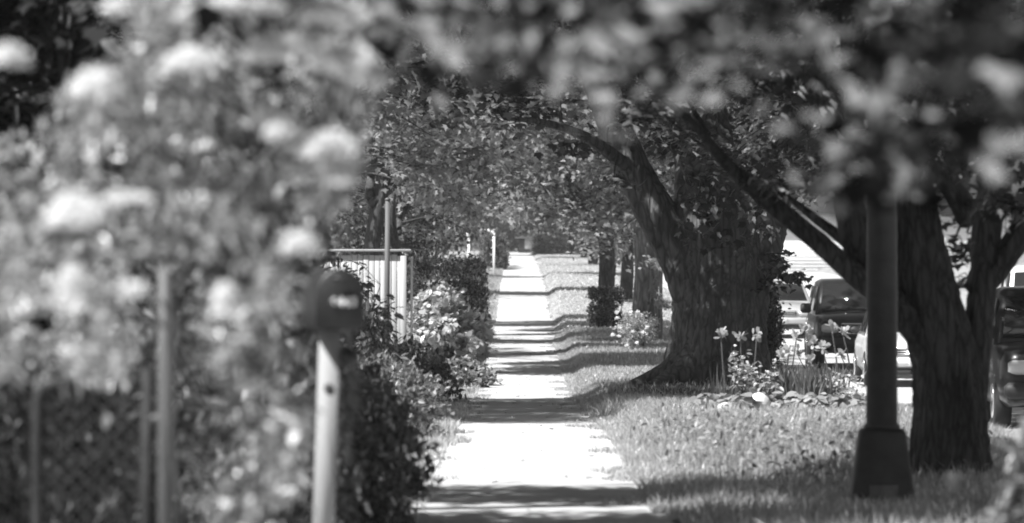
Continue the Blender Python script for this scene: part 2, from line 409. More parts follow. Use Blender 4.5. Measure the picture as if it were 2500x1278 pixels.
def twigs(g, stems, P, S, r, rad=.018, n=4, keep=None):
    pts = np.concatenate([s[0] for s in stems]); rd = np.concatenate([s[1] for s in stems])
    for c, s in zip(P, S):
        d = np.linalg.norm(pts-c, axis=1)+.6*np.maximum(0, pts[:, 2]-c[2]); k = int(np.argmin(d)); a = pts[k]
        L = np.linalg.norm(c-a)
        if L < .1: continue
        mid = a*.5+c*.5+r.normal(size=3)*L*.07+[0, 0, .08*L]
        q, R = smoothpath([a, mid, c], [min(rd[k]*.6, rad+.012*L), rad*.7+.004*L, .005], 4)
        if keep is not None and not keep(q[1:], np.full(len(q)-1, .02)).all(): continue
        tube(g, q, R, n, caps=False)
        for _ in range(3):
            e = c+r.normal(size=3)*s*.55*[1, 1, .4]
            b = mid*.35+c*.65
            tube(g, [b, (b+e)/2+r.normal(size=3)*.03, e], [rad*.5, rad*.35, .003], 3, caps=False)

def barktube(g, P, R, r, n=32, per=10, flute=.10, base=None):
    q, R = smoothpath(P, R, per); m = len(q); th = np.linspace(0, 2*np.pi, n, endpoint=False)[None]
    s = np.concatenate([[0], np.cumsum(np.linalg.norm(np.diff(q, axis=0), axis=1))])[:, None]
    mod = np.ones((m, n)); k0 = s/max(R[0], .05)
    for k, a in ((2, .35), (3, .5), (5, .45), (8, .3), (13, .2)):
        mod += flute*a*np.sin(k*th+r.uniform(0, 6.28)+.35*np.sin(k0*r.uniform(.3, .9)+r.uniform(0, 6))*1.6)
    mod += .022*r.normal(size=(m, n))
    if base:
        fl = np.exp(-s/base[0]); lob = .55+.45*np.cos(base[1]*th+r.uniform(0, 6)+.4*np.sin(2*th)); mod += fl*base[2]*lob
    tube(g, q, R*1.0, n, mod); return q, R

def make_tree(name, label, cat, base, stems, P, S, leaf, size, per, lmat, bmat, seed, group=None, flute=.10, rootflare=None, nside=24, twig=.018, flat=.42, parts=(('crown',)), more=None):
    r = rng(seed); t = thing(name, label, cat, base, group)
    g = Geo(); st = []
    for k, (p, R) in enumerate(stems):
        st.append(barktube(g, p, R, r, nside if k == 0 else max(10, nside//2), 8, flute, rootflare if k == 0 else None))
    twigs(g, st, P, S, r, twig)
    build('trunk', g, bmat, t, smooth=True)
    cg = crown_geo(P, S, leaf, size, per, r, flat)
    if more: more(cg, r)
    build('crown', cg, lmat, t)
    return t

def V3(x, y, z): return np.array([x, y, z], float)

# ------------------------------------------------------------------ the big maple (about 80 m off)
D = 80.0; bx, by = MAPLE
gz = float(ground(bx, by))
def pw(lst, d, dd=0):                          # (px, py, width px) -> path and radii at distance d
    return np.array([at(a, b, d+(c[0] if c else 0)) for a, b, w_, *c in lst]), np.array([w_/2*d/F for a, b, w_, *c in lst])
st = [pw([(1752, 960, 250), (1752, 900, 236), (1752, 820, 230), (1755, 740, 228), (1757, 670, 236), (1755, 600, 232), (1745, 520, 205), (1728, 420, 165, .6), (1712, 300, 140, 1.2), (1700, 120, 110, 2), (1690, -150, 80, 3), (1680, -500, 40, 4)], D),
      pw([(1700, 720, 120, -.1), (1668, 630, 120, -.15), (1618, 545, 104, -.2), (1568, 460, 92, -.2), (1525, 370, 84, -.2), (1470, 240, 70, 0), (1400, 60, 55, .5), (1300, -200, 34, 1), (1180, -500, 15, 2)], D),
      pw([(1812, 720, 120), (1845, 630, 116), (1872, 550, 100, .2), (1895, 460, 86, .6), (1935, 340, 70, 1), (2010, 160, 54, 2), (2120, -120, 32, 3), (2250, -420, 14, 4)], D),
      pw([(1735, 480, 90, -.4), (1690, 380, 70, -1.2), (1640, 250, 60, -2.2), (1600, 80, 46, -3.5), (1540, -200, 22, -5)], D),
      pw([(1890, 480, 50, .2), (1960, 400, 34, -.8), (2060, 330, 22, -1.8), (2180, 290, 10, -2.6)], D),
      pw([(1545, 420, 40, -.3), (1440, 340, 26, -1), (1330, 300, 16, -1.6), (1230, 290, 7, -2)], D)]
limA = ([600, 1000, 1250, 1420, 1520, 1620, 1720, 1830, 1900, 2000, 2120, 2300, 2600], [330, 350, 380, 420, 420, 440, 470, 470, 470, 470, 450, 430, 420])
for ax, ay, L_ in ((-1.02, -.3, 1), (-.8, -.85, 1), (.0, -.8, 1), (.42, -.7, 1), (.5, .9, 1), (-.7, 1.0, 1)):
    e_ = (bx+ax*1.15, by+ay*1.15); m_ = (bx+ax*.72, by+ay*.72); s_ = (bx+ax*.42, by+ay*.42)
    st.append((np.array([[s_[0], s_[1], gz+.75], [m_[0], m_[1], float(ground(*m_))+.22], [e_[0], e_[1], float(ground(*e_))+.03], [bx+ax*1.6, by+ay*1.6+.1, float(ground(bx+ax*1.6, by+ay*1.6))-.08]]), np.array([.16, .19, .12, .06])))
P1, S1 = clusters((bx-.3, by, 6.2), (7.6, 8, 3.4), 330, .62, 11, limA, 2.2,
    extra=[(1900, 640, 79, .3), (1935, 672, 79.5, .32), (1880, 690, 79.6, .3), (1925, 625, 79, .2), (1760, 470, 78, .4), (1700, 500, 78.3, .3), (1870, 560, 78.6, .25), (1640, 360, 78, .4), (1860, 400, 77.5, .5), (1960, 420, 77, .45), (2010, 450, 76, .4), (1905, 455, 76.5, .4), (1500, 440, 79, .3), (1780, 410, 77, .4), (1720, 350, 77, .5), (1570, 300, 78, .5)])
P2, S2 = clusters((bx-2.4, by-4, 9.4), (10, 12, 4.3), 620, 1.15, 12, None, 4.9)  # unseen upper leaves, added to shade the ground and lower boughs
def upper(cg, r):
    n = 60; idx = np.repeat(np.arange(len(P2)), n)
    leaves(cg, 'quad', P2[idx]+r.normal(size=(len(idx), 3))*[.5, .5, .25]*S2[idx][:, None], r.uniform(.2, .34, len(idx)), r)
    # sprays growing straight from the trunk
    for px, py, n2 in ((1740, 520, 30), (1850, 520, 26), (1690, 560, 18), (1790, 590, 14), (1830, 470, 30), (1700, 440, 30)):
        c = at(px, py, 78.9); leaves(cg, 'maple', c+r.normal(size=(n2, 3))*[.16, .1, .13], r.uniform(.08, .15, n2), r, .6, -.7)
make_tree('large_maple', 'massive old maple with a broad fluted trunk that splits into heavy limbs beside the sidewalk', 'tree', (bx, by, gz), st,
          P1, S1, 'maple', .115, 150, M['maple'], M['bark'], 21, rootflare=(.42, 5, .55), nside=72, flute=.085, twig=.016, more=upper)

# ------------------------------------------------------------------ the leaning tree on the right (about 45 m off)
d = 38.0
st = [pw([(2322, 1215, 196), (2320, 1100, 178), (2318, 980, 164), (2306, 880, 158), (2278, 770, 146), (2254, 670, 132), (2238, 570, 112), (2226, 470, 98), (2210, 330, 86), (2190, 120, 74, .4), (2150, -150, 60, .8), (2080, -500, 34, 1)], d),
      pw([(2352, 1000, 110, .05), (2380, 880, 70, .1), (2392, 760, 68, .15), (2404, 650, 66, .2), (2410, 560, 70, .25), (2425, 450, 76, .3), (2446, 320, 76, .4), (2490, 120, 80, .5), (2600, -200, 50, 1)], d),
      pw([(2300, 880, 90, -.05), (2230, 790, 74, -.1), (2150, 715, 62, -.1), (2090, 672, 54, -.1), (2000, 592, 48, -.1), (1920, 525, 44, -.15), (1850, 470, 38, -.2), (1770, 395, 30, -.4), (1690, 300, 20, -.8), (1600, 230, 10, -1)], d),
      pw([(2190, 750, 92, .02), (2130, 660, 90, .02), (2088, 560, 84, .02), (2066, 460, 76, .05), (2040, 340, 66, .1), (2000, 160, 50, .2), (1940, -80, 30, .4)], d),
      pw([(2370, 540, 64, -.2), (2310, 440, 52, -.3), (2220, 385, 40, -.5), (2130, 305, 28, -.7), (2060, 240, 14, -.9)], d),
      pw([(2372, 720, 60, .2), (2430, 660, 60, .2), (2500, 560, 62, .2), (2600, 420, 56, .2), (2760, 200, 36, 0)], d),
      pw([(2096, 610, 40, .05), (2040, 570, 26, .1), (1980, 525, 20, .2), (1920, 480, 12, .3)], d)]
bzz = float(ground(2.89, 38))
limB = ([1300, 1500, 1700, 1800, 1900, 2000, 2080, 2200, 2300, 2400, 2500, 2700], [330, 370, 420, 450, 480, 500, 480, 400, 380, 480, 520, 560])
P1, S1 = clusters((3.0, 38, 4.5), (4.2, 4.8, 2.5), 260, .38, 31, limB, 2.3,
    extra=[(2330, 590, 37.0, .1), (2345, 540, 39, .2), (2352, 620, 39, .2), (2330, 480, 39, .2), (2360, 690, 39.2, .15), (2365, 760, 39.2, .13), (2060, 380, 37.0, .2), (2100, 350, 36.6, .2), (2130, 420, 36.8, .2), (1990, 450, 37.0, .22), (2110, 460, 36.7, .22), (2180, 400, 36.8, .2), (1890, 455, 37.0, .22), (2480, 500, 37.0, .3), (2230, 340, 36.5, .25), (2440, 420, 36.0, .3), (2300, 300, 36.0, .35), (2400, 250, 36.0, .4), (2460, 330, 36.0, .4), (2350, 380, 36.5, .3)])
P2, S2 = clusters((1.0, 36, 7.6), (5.8, 7.5, 3.4), 480, .9, 32, None, 3.7)  # unseen upper leaves, shifted sunward to keep this tree in shade
def upperB(cg, r):
    n = 75; idx = np.repeat(np.arange(len(P2)), n)
    leaves(cg, 'quad', P2[idx]+r.normal(size=(len(idx), 3))*[.5, .5, .25]*S2[idx][:, None], r.uniform(.16, .3, len(idx)), r)
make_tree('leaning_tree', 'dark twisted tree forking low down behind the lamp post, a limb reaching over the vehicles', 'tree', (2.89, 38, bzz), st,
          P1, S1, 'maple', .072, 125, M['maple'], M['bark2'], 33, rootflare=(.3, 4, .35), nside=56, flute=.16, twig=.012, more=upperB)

# ------------------------------------------------------------------ near maple overhanging the right of the view (trunk outside the frame)
st = [([V3(2.9, 12.5, .5), V3(2.85, 12.5, 1.8), V3(2.7, 12.7, 3.2), V3(2.6, 13, 5), V3(2.5, 13.2, 6.5)], [.26, .22, .18, .12, .05]),
      ([V3(2.8, 12.6, 2.0), V3(1.9, 13.2, 2.6), V3(.9, 13.8, 2.75), V3(-.1, 14.4, 2.7)], [.1, .07, .045, .015]),
      ([V3(2.75, 12.6, 2.4), V3(2.1, 15, 3.0), V3(1.5, 18, 3.0), V3(.8, 21, 2.9)], [.1, .07, .05, .015]),
      ([V3(2.85, 12.5, 1.8), V3(2.2, 10.6, 2.3), V3(1.4, 9.4, 2.35), V3(.7, 8.8, 2.25)], [.09, .06, .04, .01])]
limC = ([800, 1000, 1150, 1300, 1500, 1700, 1900, 2050, 2200, 2400, 2600, 3500], [110, 190, 260, 300, 300, 340, 400, 420, 330, 390, 420, 500])
P1, S1 = clusters((1.35, 12, 2.9), (2.6, 6.0, 1.4), 420, .26, 41, limC, .8, shade=False, shell=.0, extra=[(2150, 440, 11, .12), (2165, 390, 10.5, .12), (2140, 340, 11.5, .14), (2175, 290, 11, .14), (2150, 230, 10, .14), (2120, 420, 12, .1), (2195, 430, 12, .1), (2420, 330, 9, .12), (2350, 60, 8, .16), (2480, 120, 8.5, .16), (2230, 120, 9, .16)])
def tulip_sun(P, S):                      # crown shaped for light: clusters that would shade the flowers are left out
    t = (P[:, 2]-.8)/(-SUN[2]); X, Y = P[:, 0]+SUN[0]*t, P[:, 1]+SUN[1]*t
    return ~((np.abs(X-1.5) < .25+S*.7) & (np.abs(Y-18.2) < 1.2+S*.7))
k = (P1[:, 0] > -.42) & (P1[:, 1] > 7.6) & tulip_sun(P1, S1); P1, S1 = P1[k], S1[k]
P2, S2 = clusters((.0, 11.5, 5.0), (4.2, 10, 1.7), 470, .75, 44, None, 3.6, shade=False, shell=.0)  # unseen leaf layer added overhead to shade the near boughs
k = tulip_sun(P2, S2) & (P2[:, 0] > -.15-.566*(P2[:, 2]-2.2)) & (P2[:, 2] > 2.6+P2[:, 1]*.043); P2, S2 = P2[k], S2[k]
def upperC(cg, r):
    n = 60; idx = np.repeat(np.arange(len(P2)), n)
    leaves(cg, 'quad', P2[idx]+r.normal(size=(len(idx), 3))*[.5, .5, .25]*S2[idx][:, None], r.uniform(.14, .26, len(idx)), r)
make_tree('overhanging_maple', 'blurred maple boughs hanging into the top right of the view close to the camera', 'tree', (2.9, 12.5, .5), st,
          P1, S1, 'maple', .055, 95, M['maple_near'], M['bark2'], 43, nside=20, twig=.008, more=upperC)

# ------------------------------------------------------------------ roadside trees left of the walk and farther off
def simple_tree(name, label, x, y, h, rad, n, cr, leaf, size, per, lm, bm, seed, tr=.16, lim=None, zmin=2.1, shade=True, group=None, low=.52, extra=(), dx=0):
    r = rng(seed); z0 = float(ground(x, y))
    c = V3(x+dx, y, z0+h*(1+low)/2 - h*.08); rad3 = (rad, rad*1.15, h*(1-low)/2+h*.12)
    st = [([V3(x, y, z0-.1), V3(x+.05, y, z0+h*.2), V3(x+r.normal()*.2, y+r.normal()*.2, z0+h*.42), V3(x+r.normal()*.4, y+r.normal()*.3, z0+h*.7), V3(x, y, z0+h*.95)], [tr, tr*.85, tr*.7, tr*.45, .03])]
    for k in range(6):
        a = k*1.05+r.uniform(0, .6); hh = h*r.uniform(.25, .5)
        st.append(([V3(x, y, z0+hh), V3(x+rad*.4*math.cos(a), y+rad*.4*math.sin(a), z0+hh+h*.13), V3(x+rad*.8*math.cos(a), y+rad*.8*math.sin(a), z0+hh+h*.2)], [tr*.45, tr*.3, .02]))
    P, S = clusters(c, rad3, n, cr, seed+1, lim, zmin, shade, .3, extra)
    return make_tree(name, label, 'tree', (x, y, z0), st, P, S, leaf, size, per, lm, bm, seed+2, group, nside=16, twig=.016)

limD = ([-600, 700, 900, 970, 1050, 1150, 1300, 1500], [700, 640, 540, 520, 430, 380, 330, 300])
simple_tree('roadside_tree', 'leafy tree left of the walk whose boughs show above the pale board fence', -2.7, 24, 6.5, 2.8, 240, .4, 'maple_lo', .085, 90, M['far'], M['bark2'], 61, .18, limD, 1.9)
limF = ([-600, 700, 900, 980, 1060, 1150, 1300, 1500], [700, 640, 500, 480, 430, 400, 370, 300])
simple_tree('roadside_tree', 'broad tree left of the walk standing between the pale fence and the nearer shrubs', -4.2, 69, 9.5, 4.8, 400, .75, 'maple_lo', .14, 90, M['far'], M['bark2'], 71, .2, limF, 2.2)

limU = ([-3000, 900, 1200, 1500, 1900, 2600, 6000], [60, 60, 40, 10, -20, -20, -20])
simple_tree('roadside_tree', 'unseen tree added left of the walk to shade the near end of the grass verge', -3.6, 32.6, 9, 5.2, 460, .7, 'maple_lo', .15, 85, M['far'], M['bark2'], 65, .2, limU, 3.5, dx=.5)  # crown kept above the view, added for its shade alone
simple_tree('roadside_tree', 'tree left of the walk whose shade crosses the middle of the sidewalk', -4.6, 60.5, 9.5, 5.2, 420, .75, 'maple_lo', .15, 85, M['far'], M['bark2'], 75, .2, limF, 2.6)
limL = ([-2000, 800, 960, 1050, 1150, 1205, 1255, 1300, 1380, 1440, 1480, 1600, 1700, 1860, 1900, 2000, 2060, 2600], [760, 700, 620, 630, 600, 572, 566, 572, 610, 650, 660, 650, 650, 600, 600, 588, 588, 590])
BG = 'trees massed beyond the big maple'
lab = 'tree among the leafy mass beyond the big maple, its crown merging with its neighbours'
simple_tree('dense_tree', 'dense small-leaved tree rising behind the dark hedge', -2.6, 124, 7, 2.6, 170, .5, 'quad', .11, 150, M['far_dark'], M['bark2'], 101, .14, limL, 1.3, low=.25)
simple_tree('verge_tree', 'pale-trunked tree on the verge behind the rose bush', 2.75, 122, 8, 4.2, 240, .62, 'maple_lo', .13, 120, M['far'], M['bark_pale'], 111, .34, limL, 2.0, dx=-1.4, extra=[(1610, 735, 118, .2), (1630, 750, 118, .2), (1590, 640, 118, .4), (1470, 600, 119, .35), (1420, 560, 119, .4)])
simple_tree('verge_tree', 'slim dark-trunked tree on the verge behind the clipped round bush', 2.15, 141, 8, 3.8, 200, .62, 'maple_lo', .14, 120, M['far'], M['bark2'], 121, .24, limL, 1.8, dx=-1.2)
simple_tree('verge_tree', 'verge tree hidden behind the big maple with boughs shading the black utility vehicle', 4.1, 109, 8.5, 4.6, 300, .66, 'maple_lo', .12, 130, M['far'], M['bark2'], 131, .2, limL, 2.3, dx=-.6)
simple_tree('roadside_tree', 'tall tree left of the walk at the near end of the dark clipped hedge', -2.9, 110.5, 10, 4.8, 330, .62, 'maple_lo', .13, 130, M['far'], M['bark2'], 161, .2, limL, 2.4, dx=1.6)
simple_tree('roadside_tree', 'tree behind the dark clipped hedge with boughs reaching over the walk', -2.9, 131, 8.5, 4.6, 330, .6, 'maple_lo', .13, 130, M['far'], M['bark2'], 141, .2, limL, 2.0, dx=.8)
simple_tree('roadside_tree', 'tree rising left of the walk close behind the board fence', -3.4, 101, 8.5, 4.4, 330, .6, 'maple_lo', .12, 130, M['far'], M['bark2'], 151, .2, limL, 2.2, dx=.6)
k = 0
for x, y, h, rad in ((-3.8, 150, 9, 4), (-3.4, 176, 9, 4), (-4.6, 205, 10, 4.5), (-4.2, 245, 10, 4.6), (-5.0, 296, 12, 5.5), (-4.5, 350, 12, 5.5),
                     (3.2, 170, 9, 4), (3.3, 204, 9, 4.2), (3.2, 244, 10, 4.6), (3.4, 292, 11, 5), (3.2, 345, 12, 5),
                     (20, 160, 10, 4.8), (16, 292, 12, 5.8), (11, 400, 14, 7),
                     (-16, 430, 18, 9), (-3, 455, 18, 9), (8, 470, 19, 9.5), (22, 460, 19, 9.5), (36, 430, 19, 9.5), (24, 300, 14, 7), (27, 340, 15, 7), (12, 330, 13, 5)):
    k += 1; s = .62+y/650
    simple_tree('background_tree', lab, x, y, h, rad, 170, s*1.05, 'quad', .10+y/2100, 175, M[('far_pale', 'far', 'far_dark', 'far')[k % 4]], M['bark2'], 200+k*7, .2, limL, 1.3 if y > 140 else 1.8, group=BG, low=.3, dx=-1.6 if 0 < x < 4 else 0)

# ------------------------------------------------------------------ shrubs and hedges
def shrub(name, label, cen, rad, n, cr, leaf, size, per, lm, seed, keep=None, stems=10, group=None, cat='shrub', flat=.8, base=None, more=None):
    r = rng(seed); v = r.normal(size=(n, 3)); v /= np.linalg.norm(v, axis=1)[:, None]
    P = np.asarray(cen)+v*(r.uniform(.15, 1, n)**.5)[:, None]*np.asarray(rad); S = r.uniform(.7, 1.3, n)*cr
    if keep is not None: k = keep(P, S); P, S = P[k], S[k]
    gz_ = ground(P[:, 0], P[:, 1]); k = P[:, 2] > gz_+.05; P, S = P[k], S[k]
    b = base if base is not None else (cen[0], cen[1], float(ground(cen[0], cen[1])))
    t = thing(name, label, cat, b, group); g = Geo(); st = []
    for i in range(stems):
        a = r.uniform(0, 6.28); q = r.uniform(.2, .8)
        e = np.array(cen)+[rad[0]*q*math.cos(a), rad[1]*q*math.sin(a), rad[2]*r.uniform(.1, .7)]
        s0 = np.array(b)+[rad[0]*.25*math.cos(a), rad[1]*.25*math.sin(a), -.03]
        q, R = smoothpath([s0, (s0+e)/2+r.normal(size=3)*.06, e], [.011, .008, .004], 5)
        if keep is not None and not keep(q[q[:, 2] > b[2]+.15], np.full((q[:, 2] > b[2]+.15).sum(), .05)).all() and len(st) > 1: continue
        tube(g, q, R, 5, caps=False); st.append((q, R))
    twigs(g, st, P, S, r, .004, 3, keep)
    build('stems', g, M['twig'], t, smooth=True)
    cg = crown_geo(P, S, leaf, size, per, r, flat, .8, -.2, keep); build('foliage', cg, lm, t)
    return t

# foreground: tall flowering shrub by the gate
def near_keep(P, S):
    px, py = pix(P); q = .55*S/P[:, 1]*F
    edge = np.interp(py, [-200, 0, 200, 330, 450, 560, 650, 760, 820, 1000, 1278, 1500], [960, 950, 950, 920, 880, 820, 745, 735, 760, 780, 770, 770])
    gate = (px-q < 440) & (py+q > 960) & (np.sin(P[:, 0]*911+P[:, 1]*377+P[:, 2]*613) < .94)
    post = (np.abs(px-390) < 60+q*.6) & (py > 640)
    dark = (px < 330) & (py < 330-(px-0)*.75)
    return (px+q < edge) & ~gate & ~dark & ~post
bush = shrub('flowering_shrub', 'tall blurred flowering shrub filling the left foreground with pale blossom heads', (-.78, 13.6, 1.45), (.9, 2.4, 1.06), 560, .095, 'oval', .042, 50, M['shrub_near'], 301, near_keep, 3, base=(-.8, 13.6, float(ground(-.8, 13.6))))
def blossom(px, py, d, R, nf, seed, squash=(1, 1, 1)):
    r = rng(seed); c = at(px, py, d); v = r.normal(size=(nf, 3)); v /= np.linalg.norm(v, axis=1)[:, None]; v[:, 2] = np.abs(v[:, 2])*1.0 - .25
    g = Geo(); P = c+v*np.array(squash)*R*r.uniform(.75, 1.05, nf)[:, None]
    for k in range(5):
        leaves(g, 'petal', P, np.full(nf, R*.42), r, .35, .25, yaw=k*1.2566+r.uniform(0, .4, nf))
    build('blossom', g, M['blossom'], bush)
for i, (px, py, d, R, sq) in enumerate([(235, 225, 13, .046, (1, 1, 1)), (478, 165, 13.5, .05, (1.1, 1, .8)), (290, 25, 13, .028, (1, 1, 1)), (20, 150, 12, .032, (1, 1, 1)), (700, 20, 14, .06, (1.2, 1, .8)), (800, 45, 14, .06, (1.2, 1, .8)),
        (655, 140, 14, .045, (1, 1, 1)), (720, 130, 14.2, .045, (1, 1, 1)), (835, 160, 14.5, .06, (1, 1, .9)), (895, 200, 14.4, .05, (.8, 1, 1.2)), (470, 45, 13.5, .03, (1, 1, 1)), (800, 370, 14, .05, (1, 1, .9)), (830, 440, 14, .04, (.7, 1, 1.3)),
        (185, 545, 11, .045, (1, 1, 1)), (175, 730, 11.4, .035, (.6, 1, 1.9)), (550, 755, 13, .034, (.6, 1, 1.7)), (330, 715, 13, .024, (1, 1, 1)), (180, 490, 12.6, .02, (1.6, 1, .7)), (310, 490, 12.6, .026, (1.8, 1, .6)), (735, 610, 13.5, .035, (1, 1, 1.1)), (560, 20, 13.6, .04, (1.3, 1, .6)), (690, 330, 14, .034, (1, 1, 1)), (640, 300, 14.3, .028, (1, 1, 1))]):
    blossom(px, py, d*.77, R*.92, 95, 400+i, sq)

shrub('leafy_shrub', 'mid grey leafy shrub between the mailbox and the foreground blossom', (-1.25, 23.5, 1.05), (.62, 2.2, 1.15), 330, .16, 'oval', .075, 44, M['shrub'], 311,
      lambda P, S: (lambda a: a[0] < np.interp(a[1], [0, 300, 500, 640, 800, 1278], [960, 940, 900, 770, 860, 900]))(pix(P)), 14)
shrub('shade_mass', 'added mass of near-black leaves standing in for deep shade behind the wire gate', (-3.3, 28, 1.9), (1.5, 1.7, 2.9), 420, .32, 'oval', .13, 70, M['shade_leaves'], 321, None, 10, cat='tree')  # added for a deeply shaded corner; its dark is leaf colour
shrub('dark_shrub', 'dark shrub in shade beside the walk to the right of the mailbox post', (-.98, 31, .36), (.46, 2.2, .58), 300, .13, 'oval', .07, 46, M['shrub_mid'], 331, None, 12)
shrub('dark_shrub', 'low dark shrub on the left edge of the walk beyond the sunny slab', (-1.28, 50, .15), (.58, 3.2, .5), 260, .15, 'oval', .08, 46, M['shrub_mid'], 341, None, 10)
shrub('leafy_shrub', 'rounded leafy shrub behind the mailbox and in front of the pale board fence', (-2.1, 58, .5), (.9, 3, 1.0), 260, .2, 'oval', .1, 46, M['shrub_mid'], 351, None, 10)
shrub('leafy_shrub', 'taller leafy shrub rising left of the walk behind the foreground blossom', (-2.2, 36, 1.3), (.85, 2.5, 1.3), 300, .2, 'oval', .09, 46, M['shrub'], 355, None, 10)
shrub('pale_shrub', 'pale large-leaved shrub leaning over the walk in front of the dark hedge', (-1.42, 100, -.02), (.80, 2.2, .78), 330, .17, 'round', .13, 44, M['shrub_pale'], 361, None, 10)
shrub('low_plant', 'low sprawling plant at the foot of the pale shrub on the edge of the walk', (-.95, 91, -.55), (.6, 2.4, .28), 110, .14, 'round', .1, 36, M['shrub'], 371, None, 5, cat='plant')
shrub('dark_shrub', 'dark shrub under the pale shrub at the shady bend of the walk', (-1.6, 76, -.2), (.75, 3.4, .45), 230, .18, 'oval', .1, 46, M['shrub_mid'], 375, None, 8)

shrub('tall_shrub', 'pale green mass of tall shrubs closing the view past the far end of the walk', (2.5, 436, 3.6), (7.5, 2.5, 3.2), 260, .8, 'quad', .3, 120, M['far'], 377, None, 8)
shrub('tall_shrub', 'tall shrubs beside the made-up white house at the far end of the street', (-7.5, 418, 3.2), (6, 2, 2.6), 150, .8, 'quad', .3, 100, M['far_pale'], 379, None, 8)
def hedge(name, label, cen, half, n, size, lm, seed, rounded=.35, per=60, cr=.16):
    r = rng(seed); P = []
    while len(P) < n:
        v = r.uniform(-1, 1, 3); k = r.integers(0, 3)
        if r.uniform() < .75: v[k] = np.sign(v[k])*r.uniform(.86, 1.0)
        if np.sum(np.abs(v)**(2/rounded)) > 1.6: continue
        P.append(np.array(cen)+v*np.array(half))
    P = np.array(P); S = np.full(n, cr)
    b = (cen[0], cen[1], float(ground(cen[0], cen[1]))); t = thing(name, label, 'hedge' if half[1] > .8 else 'bush', b)
    g = Geo(); st = []
    for i in range(10):
        s0 = np.array([cen[0]+r.uniform(-.6, .6)*half[0], cen[1]+r.uniform(-.8, .8)*half[1], b[2]-.03]); e = s0+[r.normal()*.1, r.normal()*.1, (cen[2]+half[2]*.6-b[2])]
        q, R = smoothpath([s0, (s0+e)/2+r.normal(size=3)*.05, e], [.025, .018, .008], 4); tube(g, q, R, 5, caps=False); st.append((q, R))
    build('stems', g, M['twig'], t, smooth=True)
    build('foliage', crown_geo(P, S, 'oval', size, per, r, .9, .9, 0), lm, t); return t
hedge('clipped_hedge', 'dark clipped hedge between the board fence and the walk', (-1.5, 116, .28), (.76, 4.5, .98), 520, .09, M['hedge'], 381)
hedge('clipped_hedge', 'narrow dark hedge beside the far end of the walk just past the white arbor', (-1.02, 246, 1.2), (.4, 10, .75), 420, .14, M['hedge'], 385, cr=.22)
hedge('clipped_bush', 'dark clipped bush shaped like a barrel on the right verge', (2.12, 138, .02), (.36, .36, .52), 130, .07, M['hedge'], 391, .5, 60, .11)
hedge('clipped_bush', 'dark bush in the shadow against the right side of the big maple trunk', (3.62, 83, .2), (.15, .4, .68), 120, .07, M['hedge'], 395, .5, 60, .12)
hedge('low_shade_mass', 'low mass of near-black leaves added as the shade behind the wire gate', (-1.6, 18.7, .72), (.44, .7, .44), 260, .05, M['shade_leaves'], 397, .4, 60, .12)  # added to darken the space behind the gate, shade as leaf colour
hedge('clipped_hedge', 'far dark hedge across the end of the verge beside the little shed', (2.9, 360, 1.55), (1.9, 1.5, .6), 330, .16, M['hedge'], 399, .4, 60, .25)
# white rose bush by the verge
rb = shrub('rose_bush', 'pale rose bush dotted with white blooms to the left of the big maple trunk', (2.35, 112, -.05), (.38, .5, .38), 90, .1, 'oval', .06, 40, M['shrub_pale'], 401, None, 12)
for i, (px, py) in enumerate([(1505, 766), (1507, 778), (1540, 765), (1557, 764), (1580, 801), (1497, 820), (1512, 824), (1515, 803), (1528, 846), (1555, 840), (1562, 770), (1545, 812), (1570, 815)]):
    r = rng(430+i); c = at(px, py, 111.5); g = Geo()
    for k in range(7): leaves(g, 'petal', c+r.normal(size=(3, 3))*.012, np.full(3, .05), r, .3, .5, yaw=np.full(3, k*.9))
    build('bloom', g, M['blossom'], rb)

# ------------------------------------------------------------------ board fence, pole, arbor on the left
def boardfence():
    y = 95.0; x1 = at(992, 0, y)[0]; x0 = -7.0; zt = at(0, 612, y)[2]; zb = float(ground(-2.5, y))
    t = thing('board_fence', 'pale fence of narrow upright boards with a capped top rail left of the hedge', 'fence', ((x0+x1)/2, y, zb))
    g = Geo(); r = rng(5); x = x0
    while x < x1-.1:
        wd = .085; box(g, (x+wd/2, y+r.normal()*.004, (zb+zt)/2-.03+r.normal()*.006), (wd, .02, zt-zb-.1), bevel=.003); x += wd+.009
    build('boards', g, M['wood_pale'], t)
    build('top_rail', box(Geo(), ((x0+x1)/2, y-.01, zt), (x1-x0+.16, .12, .04), bevel=.008), M['wood_pale'], t)
    build('bottom_rail', box(Geo(), ((x0+x1)/2, y+.04, zb+.3), (x1-x0, .045, .09), bevel=.006), M['wood_grey'], t)
    for xp in (x1-.045, x1-2.4, x1-4.8):
        build('post', box(Geo(), (xp, y-.075, (zb+zt)/2-.06), (.1, .1, zt-zb-.06), bevel=.008), M['wood_grey'], t)
    g = Geo()                                   # return panel running away from the corner
    for k in range(14): box(g, (x1+.075, y+.1+k*.095, (zb+zt)/2-.05), (.02, .086, zt-zb-.12), bevel=.003)
    build('return_boards', g, M['wood_grey'], t)
boardfence()
d = 88.0; p = at(945, 470, d); zb = float(ground(p[0], d))
t = thing('slim_pole', 'slim pale pole standing in front of the board fence', 'pole', (p[0], d, zb))
g = Geo(); tube(g, [V3(p[0], d, zb-.1), V3(p[0], d, zb+1.5), V3(p[0]+.01, d, 2.3)], [.042, .041, .039], 16); build('shaft', g, M['pole'], t, smooth=True)
build('cap', tube(Geo(), [V3(p[0]+.01, d, 2.3), V3(p[0]+.01, d, 2.32), V3(p[0]+.01, d, 2.34)], [.046, .046, .02], 16), M['metal'], t)

